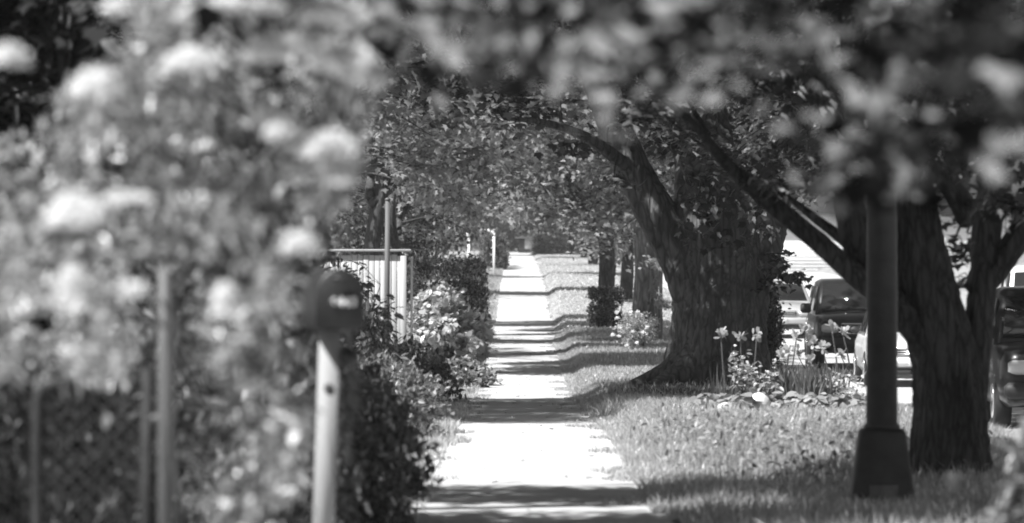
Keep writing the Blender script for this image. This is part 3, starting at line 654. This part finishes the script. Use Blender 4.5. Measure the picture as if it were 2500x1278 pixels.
def arbor():
    d = 215.0; z0 = float(ground(-.9, d)); xr = at(1206, 0, d)[0]; xl = xr-.95; zt = at(0, 578, d)[2]
    t = thing('garden_arbor', 'white garden arbor with an arched top at the left edge of the walk', 'arbor', ((xl+xr)/2, d, z0))
    for x in (xl, xr):
        for dy in (0, .6):
            build('post', box(Geo(), (x, d+dy, (z0+zt)/2), (.085, .085, zt-z0), bevel=.01), M['white'], t)
        g = Geo()
        for k in range(7): box(g, (x-.09, d+.3, z0+.25+k*.27), (.03, .6, .035))
        build('side_lattice', g, M['white'], t)
    for dy in (-.03, .63):
        a = np.linspace(0, np.pi, 15); P = np.array([[(xl+xr)/2-math.cos(q)*(xr-xl)/2*1.1, d+dy, zt+math.sin(q)*.28] for q in a])
        build('arch', tube(Geo(), P, np.full(15, .045), 6), M['white'], t)
    g = Geo()
    for q in np.linspace(.15, np.pi-.15, 9): box(g, ((xl+xr)/2-math.cos(q)*(xr-xl)/2*1.1, d+.3, zt+.05+math.sin(q)*.28), (.04, .75, .03))
    build('slats', g, M['white'], t)
    xg = xr-.1                                   # low picket gate panel beside it
arbor()

# ------------------------------------------------------------------ houses and shed far off
def house(name, label, x0, x1, y, depth, wall_h, ridge, zoff=-.2):
    z0 = float(ground((x0+x1)/2, y))+zoff; zt = z0+wall_h
    t = thing(name, label, 'house', ((x0+x1)/2, y, z0))
    g = Geo(); box(g, ((x0+x1)/2, y+depth/2, (z0+zt)/2), (x1-x0, depth, wall_h))
    n = int(wall_h/.16)
    for k in range(1, n): box(g, ((x0+x1)/2, y-.006, z0+k*.16), (x1-x0, .014, .016))
    build('wall', g, M['siding'], t)
    e = .45; V = [[x0-e, y-e, zt-.02], [x1+e, y-e, zt-.02], [x1+e, y+depth+e, zt-.02], [x0-e, y+depth+e, zt-.02], [x0-e, y+depth/2, zt+ridge], [x1+e, y+depth/2, zt+ridge]]
    build('roof', Geo().add(V, [np.array([[0, 1, 5, 4], [2, 3, 4, 5], [3, 2, 1, 0]]), np.array([[0, 4, 3], [1, 2, 5]])]), M['shingle'], t)
    for k in range(2):
        xc = x0+(x1-x0)*(.62+.25*k)
        w_ = build('window', box(Geo(), (xc, y-.03, z0+1.4), (1.0, .06, 1.2), bevel=.01), M['white'], t)
        build('pane', box(Geo(), (xc, y-.064, z0+1.4), (.82, .012, 1.02)), M['glass'], w_)
    return t
house('white_house', 'white house wall in full sun beyond the parked vehicles across the street', 6.4, 27, 262, 9, 2.9, 2.6, -.45)
house('white_house', 'made-up white house giving bright flecks between leaves at the far end of the street', -14, -3, 425, 9, 4.6, 3.2)  # invented so that bright gaps show between the far leaves
def shed():
    d = 396.0; x0, x1 = at(1266, 0, d)[0], at(1306, 0, d)[0]; zb = float(ground(1, d)); zt = at(0, 582, d)[2]
    t = thing('garden_shed', 'small dark shed with a pale door at the far end of the walk', 'shed', ((x0+x1)/2, d, zb))
    build('wall', box(Geo(), ((x0+x1)/2, d+1, (zb+zt)/2-.02), (x1-x0, 2, zt-zb)), M['iron'], t)
    build('door', box(Geo(), (at(1291, 0, d)[0], d-.03, zb+(zt-zb)*.62), (.56, .05, .72), bevel=.01), M['wood_pale'], t)
    build('roof', box(Geo(), ((x0+x1)/2, d+1, zt+.02), (x1-x0+.5, 2.5, .1), bevel=.02), M['shingle'], t)
shed()

# ------------------------------------------------------------------ vehicles (fronts face the camera along the street)
def loft(g, secs):
    secs = np.asarray(secs, float); m, n = secs.shape[:2]
    i = np.arange(m-1)[:, None]*n; j = np.arange(n)[None]; k = (j+1) % n
    g.add(secs.reshape(-1, 3), [np.stack([i+j, i+k, i+n+k, i+n+j], -1).reshape(-1, 4), np.arange(n-1, -1, -1)[None], (np.arange(n)+(m-1)*n)[None]])

def car(name, label, cat, x, y, paint, kind, heading=0.0):
    z = float(ground(x, y+2))+.022
    t = thing(name, label, cat, (x, y, z))
    suv = kind in ('suv', 'pickup', 'van')
    L, W = (5.0, 1.92) if suv else (4.7, 1.78)
    H = {'suv': 1.78, 'pickup': 1.8, 'van': 1.95, 'sedan': 1.45}[kind]
    hood, belt = (1.08, 1.12) if suv else (.88, .92)
    hw = W/2; gnd = .3 if suv else .22
    # lower body: stations from nose (y) backwards
    if kind == 'sedan': stn = [(0, .80, hood-.22, .38), (.10, .90, hood-.12, .28), (.45, .97, hood-.04, gnd), (1.15, 1, hood+.02, gnd), (1.45, 1, belt, gnd), (3.4, 1, belt+.02, gnd), (3.75, .99, belt+.02, gnd), (4.5, .95, belt-.02, .28), (L, .84, belt-.16, .4)]
    else: stn = [(0, .86, hood-.16, .42), (.07, .94, hood-.07, .34), (.4, .98, hood, gnd), (1.2, 1, hood+.03, gnd), (1.4, 1, belt, gnd), (3.5, 1, belt, gnd), (4.7, .98, belt, gnd), (L, .92, belt-.05, .4)]
    secs = []
    for yy, wf, zt, zb in stn:
        w_ = hw*wf
        half = [(.0, zb), (w_*.86, zb), (w_*.97, zb+.1), (w_, zb+(zt-zb)*.45), (w_*.985, zb+(zt-zb)*.75), (w_*.93, zt-.05), (w_*.82, zt-.005), (w_*.4, zt+.02)]
        full = half + [(0, zt+.025)] + [(-a, b) for a, b in half[1:][::-1]]
        secs.append([[x+a, y+yy, z+b] for a, b in full])
    g = Geo(); loft(g, secs)
    # cabin
    cw, rw = hw*.93, hw*(.74 if kind == 'sedan' else .80)
    if kind == 'sedan': cab = [(1.3, belt-.02, cw), (2.05, H, rw), (3.2, H, rw*.97), (4.1, belt-.02, cw*.93)]
    elif kind == 'pickup': cab = [(1.35, belt-.02, cw), (1.95, H, rw), (3.2, H, rw), (3.4, belt-.02, cw)]
    else: cab = [(1.3, belt-.02, cw), (1.95, H, rw), (4.5, H-.03, rw*.98), (4.9, belt-.02, cw*.96)]
    cs = []
    (y0, z0, w0), (y1, z1, w1), (y2, z2, w2), (y3, z3, w3) = cab
    for yy, zz, ww in ((y0, z0+.01, w0), (y0*.35+y1*.65, z0*.35+z1*.65, w0*.4+w1*.6), (y1, z1-.035, w1), (y1+.18, z1, w1), ((y1+y2)/2, z1+.015, (w1+w2)/2), (y2-.15, z2, w2), (y2, z2-.035, w2), (y3, z3+.01, w3)):
        zlow = belt-.05; wl = w0
        cs.append([[x-wl, y+yy, z+zlow], [x+wl, y+yy, z+zlow], [x+ww, y+yy, z+zz-.04], [x+ww*.9, y+yy, z+zz-.006], [x, y+yy, z+zz+.012], [x-ww*.9, y+yy, z+zz-.006], [x-ww, y+yy, z+zz-.04]])
    loft(g, cs)
    build('body', g, paint, t, smooth=False)
    def pane(nm, pts, off):
        V = np.array(pts, float)+[x, y, z]; V2 = V+np.array(off); n = len(V)
        q = [[i, (i+1) % n, n+(i+1) % n, n+i] for i in range(n)]
        return build(nm, Geo().add(np.vstack([V, V2]), [np.array(q), np.arange(n-1, -1, -1)[None], np.arange(n, 2*n)[None]]), M['glass'], t)
    def lerp(a, b, q): return a+(b-a)*q
    sy = lambda q: lerp(y0, y1, q); sz = lambda q: lerp(z0, z1, q); sw = lambda q: lerp(w0, w1, q)
    pane('windscreen', [(-sw(.1)*.9, sy(.1)-.03, sz(.1)), (sw(.1)*.9, sy(.1)-.03, sz(.1)), (sw(.86)*.9, sy(.86)-.03, sz(.86)-.02), (0, sy(.88)-.045, sz(.88)), (-sw(.86)*.9, sy(.86)-.03, sz(.86)-.02)], (0, -.012, .008))
    for s in (-1, 1):
        ym = (y1+y2)/2
        for ya, yb in ((y1-.12, ym-.05), (ym+.05, y2+.02)):
            pane('window', [(s*(lerp(w0, w1, .1)+.012), ya-(.32 if ya < ym-.3 else 0), belt+.03), (s*(lerp(w0, w1, .1)+.012), yb, belt+.03), (s*(lerp(w0, w1, .84)+.012), yb, H-.14), (s*(lerp(w0, w1, .84)+.012), ya+.12, H-.14)], (s*.006, 0, 0))
        # mirror, headlamp, wheels
        m = build('mirror', box(Geo(), (x+s*(hw+.12), y+1.62, z+belt+.08), (.22 if suv else .18, .1, .2 if suv else .13), bevel=.04), M['trim'], t)
        box_h = box(Geo(), (x+s*hw*.70, y+.015, z+hood-(.27 if suv else .24)), (.34, .13, .18 if suv else .13), rz=s*.22, bevel=.035)
        build('headlight', box_h, M['lamp'], t)
        for yy in (.92, L-1.05):
            R = .37 if suv else .32
            wh = thing_part('wheel', t, (x+s*(hw-.11), y+yy, z+R))
            g = Geo(); a = np.array([[s*q, 0, 0] for q in (-.11, -.09, .0, .09, .11)]); tube(g, a+[x+s*(hw-.11), y+yy, z+R], [R*.86, R*.98, R, R*.98, R*.86], 28); build('tyre', g, M['rubber'], wh, smooth=False)
            g = Geo(); tube(g, np.array([[s*.108, 0, 0], [s*.125, 0, 0], [s*.118, 0, 0]])+[x+s*(hw-.11), y+yy, z+R], [R*.62, R*.58, R*.2], 20); build('rim', g, M['chrome'], wh)
    # front furniture
    zb = gnd
    build('bumper', box(Geo(), (x, y-.02, z+(.52 if suv else .44)), (W*.93, .2, .2 if suv else .17), bevel=.05), M['trim'] if kind in ('pickup', 'suv') else paint, t)
    g = Geo(); zg = z+hood-(.30 if suv else .25); hg = .24 if suv else .13
    box(g, (x, y+.0, zg), (W*.44, .05, hg), bevel=.015); build('grille', g, M['trim'], t)
    g = Geo()
    for k in range(3): box(g, (x, y-.03, zg-hg*.32+k*hg*.32), (W*.42, .018, .016))
    box(g, (x, y-.035, zg+hg*.5), (W*.46, .03, .03), bevel=.008); build('grille_bars', g, M['chrome'], t)
    build('air_intake', box(Geo(), (x, y-.03, z+(.36 if suv else .28)), (W*.66, .1, .11), bevel=.02), M['trim'], t)
    build('number_plate', box(Geo(), (x, y-.135, z+(.54 if suv else .45)), (.31, .014, .155), bevel=.005), M['plate'], t)
    return t
def thing_part(name, parent, world):
    o = bpy.data.objects.new(name, None); C.objects.link(o); o.parent = parent
    o.location = np.array(world)-np.array(ORG[parent.name]); ORG[o.name] = tuple(world); return o

car('parked_sedan', 'silver sedan parked farthest up the street, its windscreen seen past the big maple', 'car', 6.75, 146, M['silver'], 'sedan')
car('parked_suv', 'black utility vehicle with a boxy windscreen parked behind the lamp post', 'car', 6.95, 114.5, M['carblack'], 'suv')
car('parked_sedan', 'pale sedan mostly hidden by the lamp post and the leaning tree', 'car', 7.08, 101, M['carpale'], 'sedan')
car('parked_pickup', 'black vehicle cut off by the right edge of the picture', 'car', 7.0, 71.5, M['carblack'], 'pickup')
car('parked_van', 'white van across the street, above the black vehicle at the right edge', 'van', 12.3, 131, M['carwhite'], 'van')

# ------------------------------------------------------------------ lamp post
def lamppost():
    d = 33.8; x = at(2153, 0, d)[0]; zb = float(ground(x, d)); t = thing('street_lamp', 'dark iron lamp post with a tapering square base on the grass verge', 'street lamp', (x, d, zb))
    u = d/F; zt = at(0, 1046, d)[2]
    def ring(h, z, b): return [[x+a*h+c, d+e*h+f, z] for a, c, e, f in ((-1, b, -1, 0), (1, -b, -1, 0), (1, 0, -1, b), (1, 0, 1, -b), (1, -b, 1, 0), (-1, b, 1, 0), (-1, 0, 1, -b), (-1, 0, -1, b))]
    g = Geo(); loft(g, [ring(82*u, zb-.05, .02), ring(80*u, zb+.03, .02), ring(76*u, zb+.06, .02), ring(57*u, zt-.035, .02), ring(54*u, zt-.012, .02), ring(47*u, zt, .02)]); build('base', g, M['iron'], t)
    h = build('access_hatch', Geo(), M['hatch'], t) if False else None
    f = lambda z: (76+(57-76)*(z-zb-.06)/(zt-.035-zb-.06))*u
    z1, z2 = at(0, 1232, d)[2], at(0, 1182, d)[2]; V = [[x-.085, d-f(z1)-.012, z1], [x+.085, d-f(z1)-.012, z1], [x+.085, d-f(z2)-.012, z2], [x-.085, d-f(z2)-.012, z2]]
    V = np.array(V); g = Geo().add(np.vstack([V, V+[0, .03, 0]]), [np.array([[0, 1, 2, 3], [0, 4, 5, 1], [1, 5, 6, 2], [2, 6, 7, 3], [3, 7, 4, 0]])]); build('access_hatch', g, M['hatch'], t)
    g = Geo(); a = np.array([[0, zt], [.05, zt], [.06, zt+.03], [.07, zt+.05]])
    P = [V3(x, d, zt-.01), V3(x, d, zt+.02), V3(x, d, zt+.03), V3(x, d, zt+1.2), V3(x, d, zt+3.2)]
    tube(g, P, [46*u, 44*u, 39*u, 37*u, 31*u], 16); build('shaft', g, M['iron'], t)
    zz = zt+3.2
    g = Geo(); tube(g, [V3(x, d, zz), V3(x, d, zz+.05), V3(x, d, zz+.08)], [.13, .15, .12], 16); build('lantern_collar', g, M['iron'], t)
    g = Geo(); tube(g, [V3(x, d, zz+.08), V3(x, d, zz+.3), V3(x, d, zz+.42)], [.1, .18, .17], 16); build('lantern_glass', g, M['lamp'], t, smooth=True)
    g = Geo(); tube(g, [V3(x, d, zz+.42), V3(x, d, zz+.45), V3(x, d, zz+.56), V3(x, d, zz+.66)], [.2, .2, .1, .02], 16); build('lantern_cap', g, M['iron'], t, smooth=True)
lamppost()

# ------------------------------------------------------------------ mailbox
def mailbox():
    d = 20.4; p = at(806, 800, d); zb = float(ground(p[0], d)); t = thing('mailbox', 'black arched mailbox with pale lettering on a weathered wooden post', 'mailbox', (p[0], d, zb))
    pb = at(789, 1290, d); dirv = (p-pb)/np.linalg.norm(p-pb); top = p+dirv*.0; bot = pb-dirv*((pb[2]-zb)+.1)
    hw = .0375; V = []
    for c in (bot, top):
        V += [[c[0]+a*hw, d+b*hw, c[2]] for a, b in ((-1, -1), (1, -1), (1, 1), (-1, 1))]
    g = Geo().add(V, [np.array([[0, 1, 5, 4], [1, 2, 6, 5], [2, 3, 7, 6], [3, 0, 4, 7], [3, 2, 1, 0], [4, 5, 6, 7]])]); build('post', g, M['wood_post'], t)
    k = at(803, 947, d); build('knot', tube(Geo(), [V3(k[0], d-hw-.004, k[2]), V3(k[0], d-hw+.01, k[2])], [.017, .019], 14), M['knot'], t)
    # arched box, its long axis swung a little so the left flank shows
    cx, zlo = at(833, 0, d)[0], at(0, 797, d)[2]; hwid = .083; hs = .115; ang = .16
    A = np.linspace(0, np.pi, 13); prof_ = [(-hwid, 0), (hwid, 0)]+[(hwid*math.cos(a), hs+hwid*1.06*math.sin(a)) for a in A]
    def sec(yy, sc=1.0):
        return [[cx+(a*sc)*math.cos(ang)-yy*math.sin(ang), d-.2+(a*sc)*math.sin(ang)+yy*math.cos(ang), zlo+.1+(b-.1)*sc] for a, b in prof_]
    g = Geo(); loft(g, [sec(.0), sec(.02), sec(.46), sec(.48, .97)]); build('box', g, M['black'], t)
    g = Geo(); loft(g, [sec(-.022, .96), sec(-.016, 1.04), sec(.012, 1.05), sec(.013, 1.0)]); dr = build('door', g, M['black'], t)
    hx = [sec(-.045)[0], sec(-.045)[1]]
    g = Geo(); q = sec(-.05); m0 = (np.array(q[0])+np.array(q[1]))/2
    box(g, m0+[0, 0, .172], (.05, .03, .016), rz=ang, bevel=.004); build('handle', g, M['black'], dr)
    # lettering as real text geometry
    cu = bpy.data.curves.new('lettering', 'FONT'); cu.body = '6443'; cu.size = .046; cu.extrude = .002; cu.align_x = 'CENTER'; cu.align_y = 'CENTER'; cu.space_character = 1.05; cu.offset = .0016
    tmp = bpy.data.objects.new('tmp', cu); C.objects.link(tmp)
    dg = bpy.context.evaluated_depsgraph_get(); dg.update(); me = bpy.data.meshes.new_from_object(tmp.evaluated_get(dg)); bpy.data.objects.remove(tmp)
    o = bpy.data.objects.new('lettering', me); C.objects.link(o); o.parent = dr; me.materials.clear(); me.materials.append(M['lettering'])
    c = m0.copy(); c[2] = at(0, 737, d)[2]; c = c+np.array([math.sin(ang)*-.0, .024, 0])+np.array([.008, 0, 0])
    o.location = c-np.array(ORG[dr.name]); o.rotation_euler = (math.pi/2, 0, ang)
    # red-flag arm and round dark tube on the far side of the post
    g = Geo(); e = sec(.2)[1]; box(g, (e[0]+.012, e[1], e[2]+.02), (.008, .17, .016), rz=ang, bevel=.002); box(g, (e[0]+.012, e[1]+.07, e[2]+.045), (.006, .04, .05), rz=ang, bevel=.002); build('flag', g, M['black'], t)
    c = at(856, 872, d+.1); g = Geo(); tube(g, [V3(c[0], d-.05, c[2]), V3(c[0], d-.03, c[2]), V3(c[0]-.04, d+.3, c[2])], [.03, .034, .034], 18); build('round_dark_tube', g, M['black'], t, smooth=False)
    build('base_board', box(Geo(), (cx-.01, d-.02, zlo-.006), (.14, .36, .012), rz=ang), M['black'], t)
mailbox()

# ------------------------------------------------------------------ chain-link gate in the foreground
def gate():
    d = 16.0; z0 = float(ground(-1.1, d)); t = thing('chain_link_gate', 'chain-link gate with a pipe frame hung on a pale metal post at the lower left', 'gate', (at(405, 0, d)[0], d, z0))
    zt = at(0, 935, d)[2]; xl, xr = at(92, 0, d)[0], at(358, 0, d)[0]; xp = at(405, 0, d)[0]
    P, R = smoothpath([V3(xl, d, z0+.06), V3(xl, d, zt-.08), V3(xl+.02, d, zt-.02), V3(xl+.08, d, zt), V3(xr-.02, d, zt)], [.016]*5, 6)
    build('frame', tube(tube(Geo(), P, R, 10), [V3(xr, d, z0+.06), V3(xr, d, zt+.04)], [.016, .016], 10), M['frame'], t, smooth=True)
    build('post', tube(Geo(), [V3(xp, d, z0-.2), V3(xp, d, at(0, 600, d)[2]), V3(xp, d, at(0, 592, d)[2])], [.024, .024, .012], 14), M['metal'], t, smooth=True)
    g = Geo(); s = .05; W = xr-xl; H = zt-z0-.08
    for k in np.arange(-H, W, s):
        for sg in (1, -1):
            a0, a1 = max(0, k), min(W, k+H)
            if a1-a0 < .01: continue
            pa, pb = (a0, a0-k), (a1, a1-k)
            A = [V3(xl+q[0], d+.004*sg, (z0+.07+q[1]) if sg > 0 else (zt-.01-q[1])) for q in (pa, pb)]
            tube(g, A, [.0022, .0022], 3, caps=False)
    build('chain_mesh', g, M['wire'], t)
    for zz in (z0+.2, zt-.1): build('hinge', tube(Geo(), [V3(xr-.005, d, zz), V3(xp+.004, d, zz)], [.012, .012], 8), M['metal'], t)
gate()

# ------------------------------------------------------------------ grass
def blades(g, P, H, r, wd=.006, lean=.35):
    n = len(P); a = r.uniform(0, 6.28, n); b = r.uniform(0, 6.28, n); L = np.abs(r.normal(0, lean, n))
    w_ = np.stack([np.cos(a), np.sin(a), 0*a], -1)*(wd*r.uniform(.7, 1.4, n))[:, None]
    dr = np.stack([np.cos(b)*L, np.sin(b)*L, 1+0*a], -1)*H[:, None]
    m = P+dr*[.35, .35, .55]; tip = P+dr*[1.3, 1.3, .95]
    V = np.stack([P-w_, P+w_, m+w_*.8, m-w_*.8, tip], 1); base = np.arange(n)[:, None]*5
    g.add(V.reshape(-1, 3), [base+np.array([[0, 1, 2, 3]]), base+np.array([[3, 2, 4]])])
def grass(name, x0, x1, y0, y1, n, h, mat, seed, wd=.006, hf=None, edge=None):
    r = rng(seed); x = r.uniform(x0, x1, n); y = r.uniform(y0, y1, n)
    if edge is not None: k = edge(x, y, r); x, y = x[k], y[k]
    P = np.stack([x, y, ground(x, y)-.005], -1); H = h*r.uniform(.5, 1.25, len(x))
    if hf is not None: H = H*hf(x, y)
    g = Geo(); blades(g, P, H, r, wd); o = build(name, g, mat); o['kind'] = 'stuff'; o['label'] = 'grass growing on the verge beside the walk'; return o
nz = lambda x, y: .6+.9*np.clip(np.sin(x*2.3+y*.6)*np.sin(x*.9-y*.45+1)+.35, 0, 1)
grass('grass', .82, 5.15, 33, 66, 95000, .085, M['grass'], 501, .005, lambda x, y: nz(x, y)*(1+1.1*np.exp(-((x-1.9)/.9)**2-((y-44)/3.5)**2)))
mound = lambda x, y: ((x-2.9)/1.9)**2+((y-74)/9.5)**2+.25*np.sin(x*3.1)*np.sin(y*.7)
grass('grass', .85, 5.15, 66, 135, 70000, .08, M['grass_dark'], 502, .008, None, lambda x, y, r: (mound(x, y) > 1) | (r.uniform(size=len(x)) < .22))
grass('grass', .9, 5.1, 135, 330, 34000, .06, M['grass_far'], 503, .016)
grass('grass', -1.6, -.55, 33, 70, 16000, .10, M['grass'], 504, .006, None, lambda x, y, r: (x < -.66) | (r.uniform(size=len(x)) < .25))
grass('grass', -1.4, -.6, 84, 330, 22000, .10, M['grass_dark'], 505, .012)
grass('grass', .9, 2.6, 8, 33, 14000, .09, M['grass'], 506, .005)
grass('grass', -3.5, -.75, 6, 33, 16000, .10, M['grass_dark'], 507, .006)
grass('grass', .78, 1.15, 33, 130, 26000, .075, M['grass'], 508, .006)
creep = lambda x, y, r: x > .86-.22*np.clip(np.sin(y*1.3)+.6*np.sin(y*3.1+1)+.4*np.sin(y*.37), 0, 2)-.05*r.uniform(size=len(x))
grass('grass', .35, .98, 33, 140, 60000, .055, M['grass'], 509, .006, None, creep)
grass('grass', -.95, -.4, 36, 140, 40000, .06, M['grass'], 510, .006, None, lambda x, y, r: creep(-x+.16, y*1.1+2, r))
r = rng(517); n = 240; P = np.stack([np.clip(r.normal(0, .75, n), -.8, 1.0), r.uniform(33, 180, n), np.zeros(n)], -1); P[:, 2] = prof(P[:, 1])+.034
g = Geo(); leaves(g, 'oval', P, r.uniform(.03, .08, n), r, .25, 0); o = build('leaf_litter', g, M['weed']); o['kind'] = 'stuff'; o['label'] = 'fallen leaves scattered on the sidewalk'
r = rng(515); n = 2600; P = np.stack([r.normal(1.9, .55, n), r.normal(44, 3.2, n), np.zeros(n)], -1); P = P[(P[:, 0] > .95)]; P[:, 2] = ground(P[:, 0], P[:, 1])+r.uniform(.02, .19, len(P))
g = Geo(); leaves(g, 'oval', P, r.uniform(.03, .075, len(P)), r, .7, .1); blades(g, P*[1, 1, 0]+np.stack([0*P[:, 0], 0*P[:, 0], ground(P[:, 0], P[:, 1])], -1), r.uniform(.1, .24, len(P)), r, .003, .2)
o = build('weeds', g, M['weed']); o['kind'] = 'stuff'; o['label'] = 'taller weeds and seeding grass in the middle of the sunny verge'
r = rng(520); g = Geo(); c = (at(1485, 0, 61)[0], 61.0); n = 150
P = np.stack([r.normal(c[0], .07, n), r.normal(c[1], .15, n), np.zeros(n)], -1); P[:, 2] = ground(P[:, 0], P[:, 1]); blades(g, P, r.uniform(.12, .26, n), r, .006, .8)
tag(build('grass_tuft', g, M['hosta'], origin=(c[0], c[1], float(ground(*c)))), 'pale tuft of long grass on the right edge of the walk', 'grass tuft')

# ------------------------------------------------------------------ flower bed in front of the maple
def iris(label, px, top, d, seed, leafy=16, stemh=True, heads=1):
    r = rng(seed); x = at(px, 0, d)[0]; z0 = float(ground(x, d)); zt = at(0, top, d)[2]
    t = thing('iris_plant', label, 'iris', (x, d, z0), 'irises in the flower bed')
    b = V3(x+r.normal()*.07, d, z0); e = V3(x, d, zt); m = (b+e)/2+[r.normal()*.04, 0, 0]
    q, R = smoothpath([b, m, e], [.011, .009, .007], 6); build('stem', tube(Geo(), q, R, 6), M['iris'], t, smooth=True)
    for k in range(heads):
        c = e if k == 0 else m+[(-1)**k*.1, 0, .1+.08*k]
        if k: build('stem', tube(Geo(), [m, (m+c)/2+[.0, 0, -.02], c], [.007, .006, .005], 5), M['iris'], t)
        g = Geo()
        leaves(g, 'petal', c+r.normal(size=(16, 3))*[.02, .02, .018], r.uniform(.055, .09, 16), r, .8, .3)
        build('bloom', g, M['bloom'], t)
    g = Geo(); n = leafy; P = np.stack([r.normal(x, .06, n), r.normal(d, .08, n), np.full(n, z0)], -1); blades(g, P, r.uniform(.3, .56, n), r, .016, .14); build('leaves', g, M['iris'], t)
iris('iris with a pale head leaning left across the foot of the maple trunk', 1760, 818, 60.5, 601)
iris('iris between its two pale-headed neighbours in front of the maple trunk', 1808, 822, 60.6, 602, heads=2)
iris('iris with a pale head at the right edge of the maple trunk', 1848, 820, 60.4, 603)
iris('tall iris in front of the silver sedan', 1945, 822, 60.8, 604, 40, heads=2)
iris('iris whose head shows against the bumper of the black utility vehicle', 1985, 838, 60.2, 605, 40)
iris('iris nearest the lamp post in front of the black utility vehicle', 2058, 815, 60.6, 606, 14, heads=2)
iris('leafy iris clump with a short flower stalk at the middle of the bed', 1925, 860, 59.8, 607, 110)
iris('leafy iris clump with a short flower stalk right of the middle of the bed', 1975, 880, 59.5, 608, 110)
iris('iris whose pale head shows just left of the mirror of the black utility vehicle', 1964, 806, 60.9, 609, 40, heads=2)
iris('short iris below the taller heads in front of the black utility vehicle', 2005, 848, 60.1, 610, 70)
iris('iris with a raised head close to the left of the lamp post', 2030, 800, 61, 611, 40)
def hosta(px, py, d, R, seed):
    r = rng(seed); x = at(px, 0, d)[0]; z0 = float(ground(x, d)); g = Geo(); n = 34
    a = r.uniform(0, 6.28, n); q = r.uniform(.1, 1, n)
    leaves(g, 'round', np.stack([x+np.cos(a)*q*R*.6, d+np.sin(a)*q*R*.6, z0+.05+.13*(1-q*.6)*r.uniform(.7, 1.3, n)], -1), r.uniform(.08, .15, n), r, .3, -.35, yaw=a-np.pi/2)
    tag(build('hosta_plant', g, M['hosta'], origin=(x, d, z0)), 'low pale broad-leaved plant in the front row of the flower bed', 'plant', 'low plants edging the flower bed')
for i, px in enumerate(range(1720, 2125, 33)): hosta(px+rng(i).uniform(-8, 8), 1000, 57.5+rng(i+50).uniform(-.7, .9), .19, 620+i)
def spray(label, px, py, d, R, H, seed, nfl=26):
    r = rng(seed); x = at(px, 0, d)[0]; z0 = float(ground(x, d)); zc = at(0, py, d)[2]
    t = thing('flower_spray', label, 'plant', (x, d, z0)); g = Geo()
    T = np.stack([r.normal(x, R, nfl), r.normal(d, R, nfl), zc+r.normal(0, H, nfl)], -1)
    for e in T: tube(g, [V3(x, d, z0)+r.normal(size=3)*[.04, .04, 0], (V3(x, d, z0)+e)/2+r.normal(size=3)*.02, e], [.005, .004, .003], 3, caps=False)
    P = np.repeat(T, 5, 0)*1.0; P = P+r.normal(size=P.shape)*[.05, .05, .09]-[0, 0, .1]; P[:, 2] = np.maximum(P[:, 2], z0+.02)
    build('stems', g, M['iris'], t); g = Geo(); leaves(g, 'oval', P, r.uniform(.05, .1, len(P)), r, .6, -.1); build('leaves', g, M['hosta'], t)
    for e in T:
        g = Geo(); leaves(g, 'petal', np.repeat(e[None], 5, 0), np.full(5, .028), r, .3, .3, yaw=np.arange(5)*1.257+r.uniform(0, 1)); build('bloom', g, M['blossom'], t)
spray('slender spray of tiny white flowers before the foot of the maple trunk', 1810, 910, 60.2, .07, .1, 650)
spray('spray of tiny white flowers left of the dark iris leaves', 1876, 925, 59.6, .06, .1, 651)
spray('bushy spray of pale leaves and white flowers between the irises and the lamp post', 2045, 935, 60.2, .11, .07, 652, 40)
spray('wide pale leafy plant touching the left side of the lamp post', 2090, 965, 58.8, .1, .05, 653, 40)
def rock(label, px, py, d, s, seed):
    r = rng(seed); u = np.linspace(0, np.pi, 9); v = np.linspace(0, 2*np.pi, 14, endpoint=False); c = at(px, py, d); z0 = float(ground(c[0], d)); g = Geo(); secs = []
    for a in u:
        secs.append([[c[0]+s[0]*(math.sin(a)+.02)*math.cos(b)*(1+.12*math.sin(3*b+seed)), d+s[1]*(math.sin(a)+.02)*math.sin(b), z0+s[2]*.5+s[2]*math.cos(a)*(1+.1*math.cos(2*b+seed))] for b in v])
    loft(g, secs[::-1]); tag(build('garden_rock', g, M['rock'], origin=(c[0], d, z0), smooth=True), label, 'rock')
rock('large pale angular rock at the front of the flower bed', 1853, 1012, 57.0, (.11, .12, .13), 1)
rock('small pale flat rock at the left front of the flower bed', 1772, 1014, 57.2, (.12, .1, .07), 2)

# ------------------------------------------------------------------ foreground tulip and perennial, lower right
d = 19.0; p = at(2322, 1185, d); z0 = float(ground(p[0], d))
t = thing('tulip', 'single pale tulip blurred in the right foreground below the leaning tree', 'tulip', (p[0]+.02, d, z0))
q, R = smoothpath([V3(p[0]+.03, d, z0), V3(p[0]+.05, d, (z0+p[2])/2), p+[.008, 0, -.03]], [.005, .005, .004], 6); build('stem', tube(Geo(), q, R, 8), M['iris'], t, smooth=True)
g = Geo(); r = rng(9)
for k in range(6): leaves(g, 'petal', (p+[.004, 0, -.03])[None], np.array([.078]), r, .05, 1.2, yaw=np.array([k*1.047]))
build('bloom', g, M['bloom'], t)
g = Geo(); leaves(g, 'needle', np.repeat(V3(p[0]+.03, d, z0)[None], 4, 0), np.array([.42, .36, .45, .36]), r, .25, .8); build('leaves', g, M['iris'], t)
shrub('perennial_plant', 'pale leafy perennial blurred at the lower right corner', (1.55, 17.2, .64), (.10, .4, .40), 60, .07, 'oval', .075, 18, M['shrub_near'], 701, None, 8, cat='plant')

# ------------------------------------------------------------------ the summer air
def haze():
    m, t, o = newmat('haze_air'); v = N(t, 'ShaderNodeVolumePrincipled'); v.inputs['Color'].default_value = g3(.95); v.inputs['Density'].default_value = .00028; v.inputs['Anisotropy'].default_value = .2
    t.links.new(v.outputs[0], o.inputs['Volume'])
    ob = build('haze', box(Geo(), (0, 435, 12), (260, 1030, 32)), m); ob['kind'] = 'stuff'
haze()
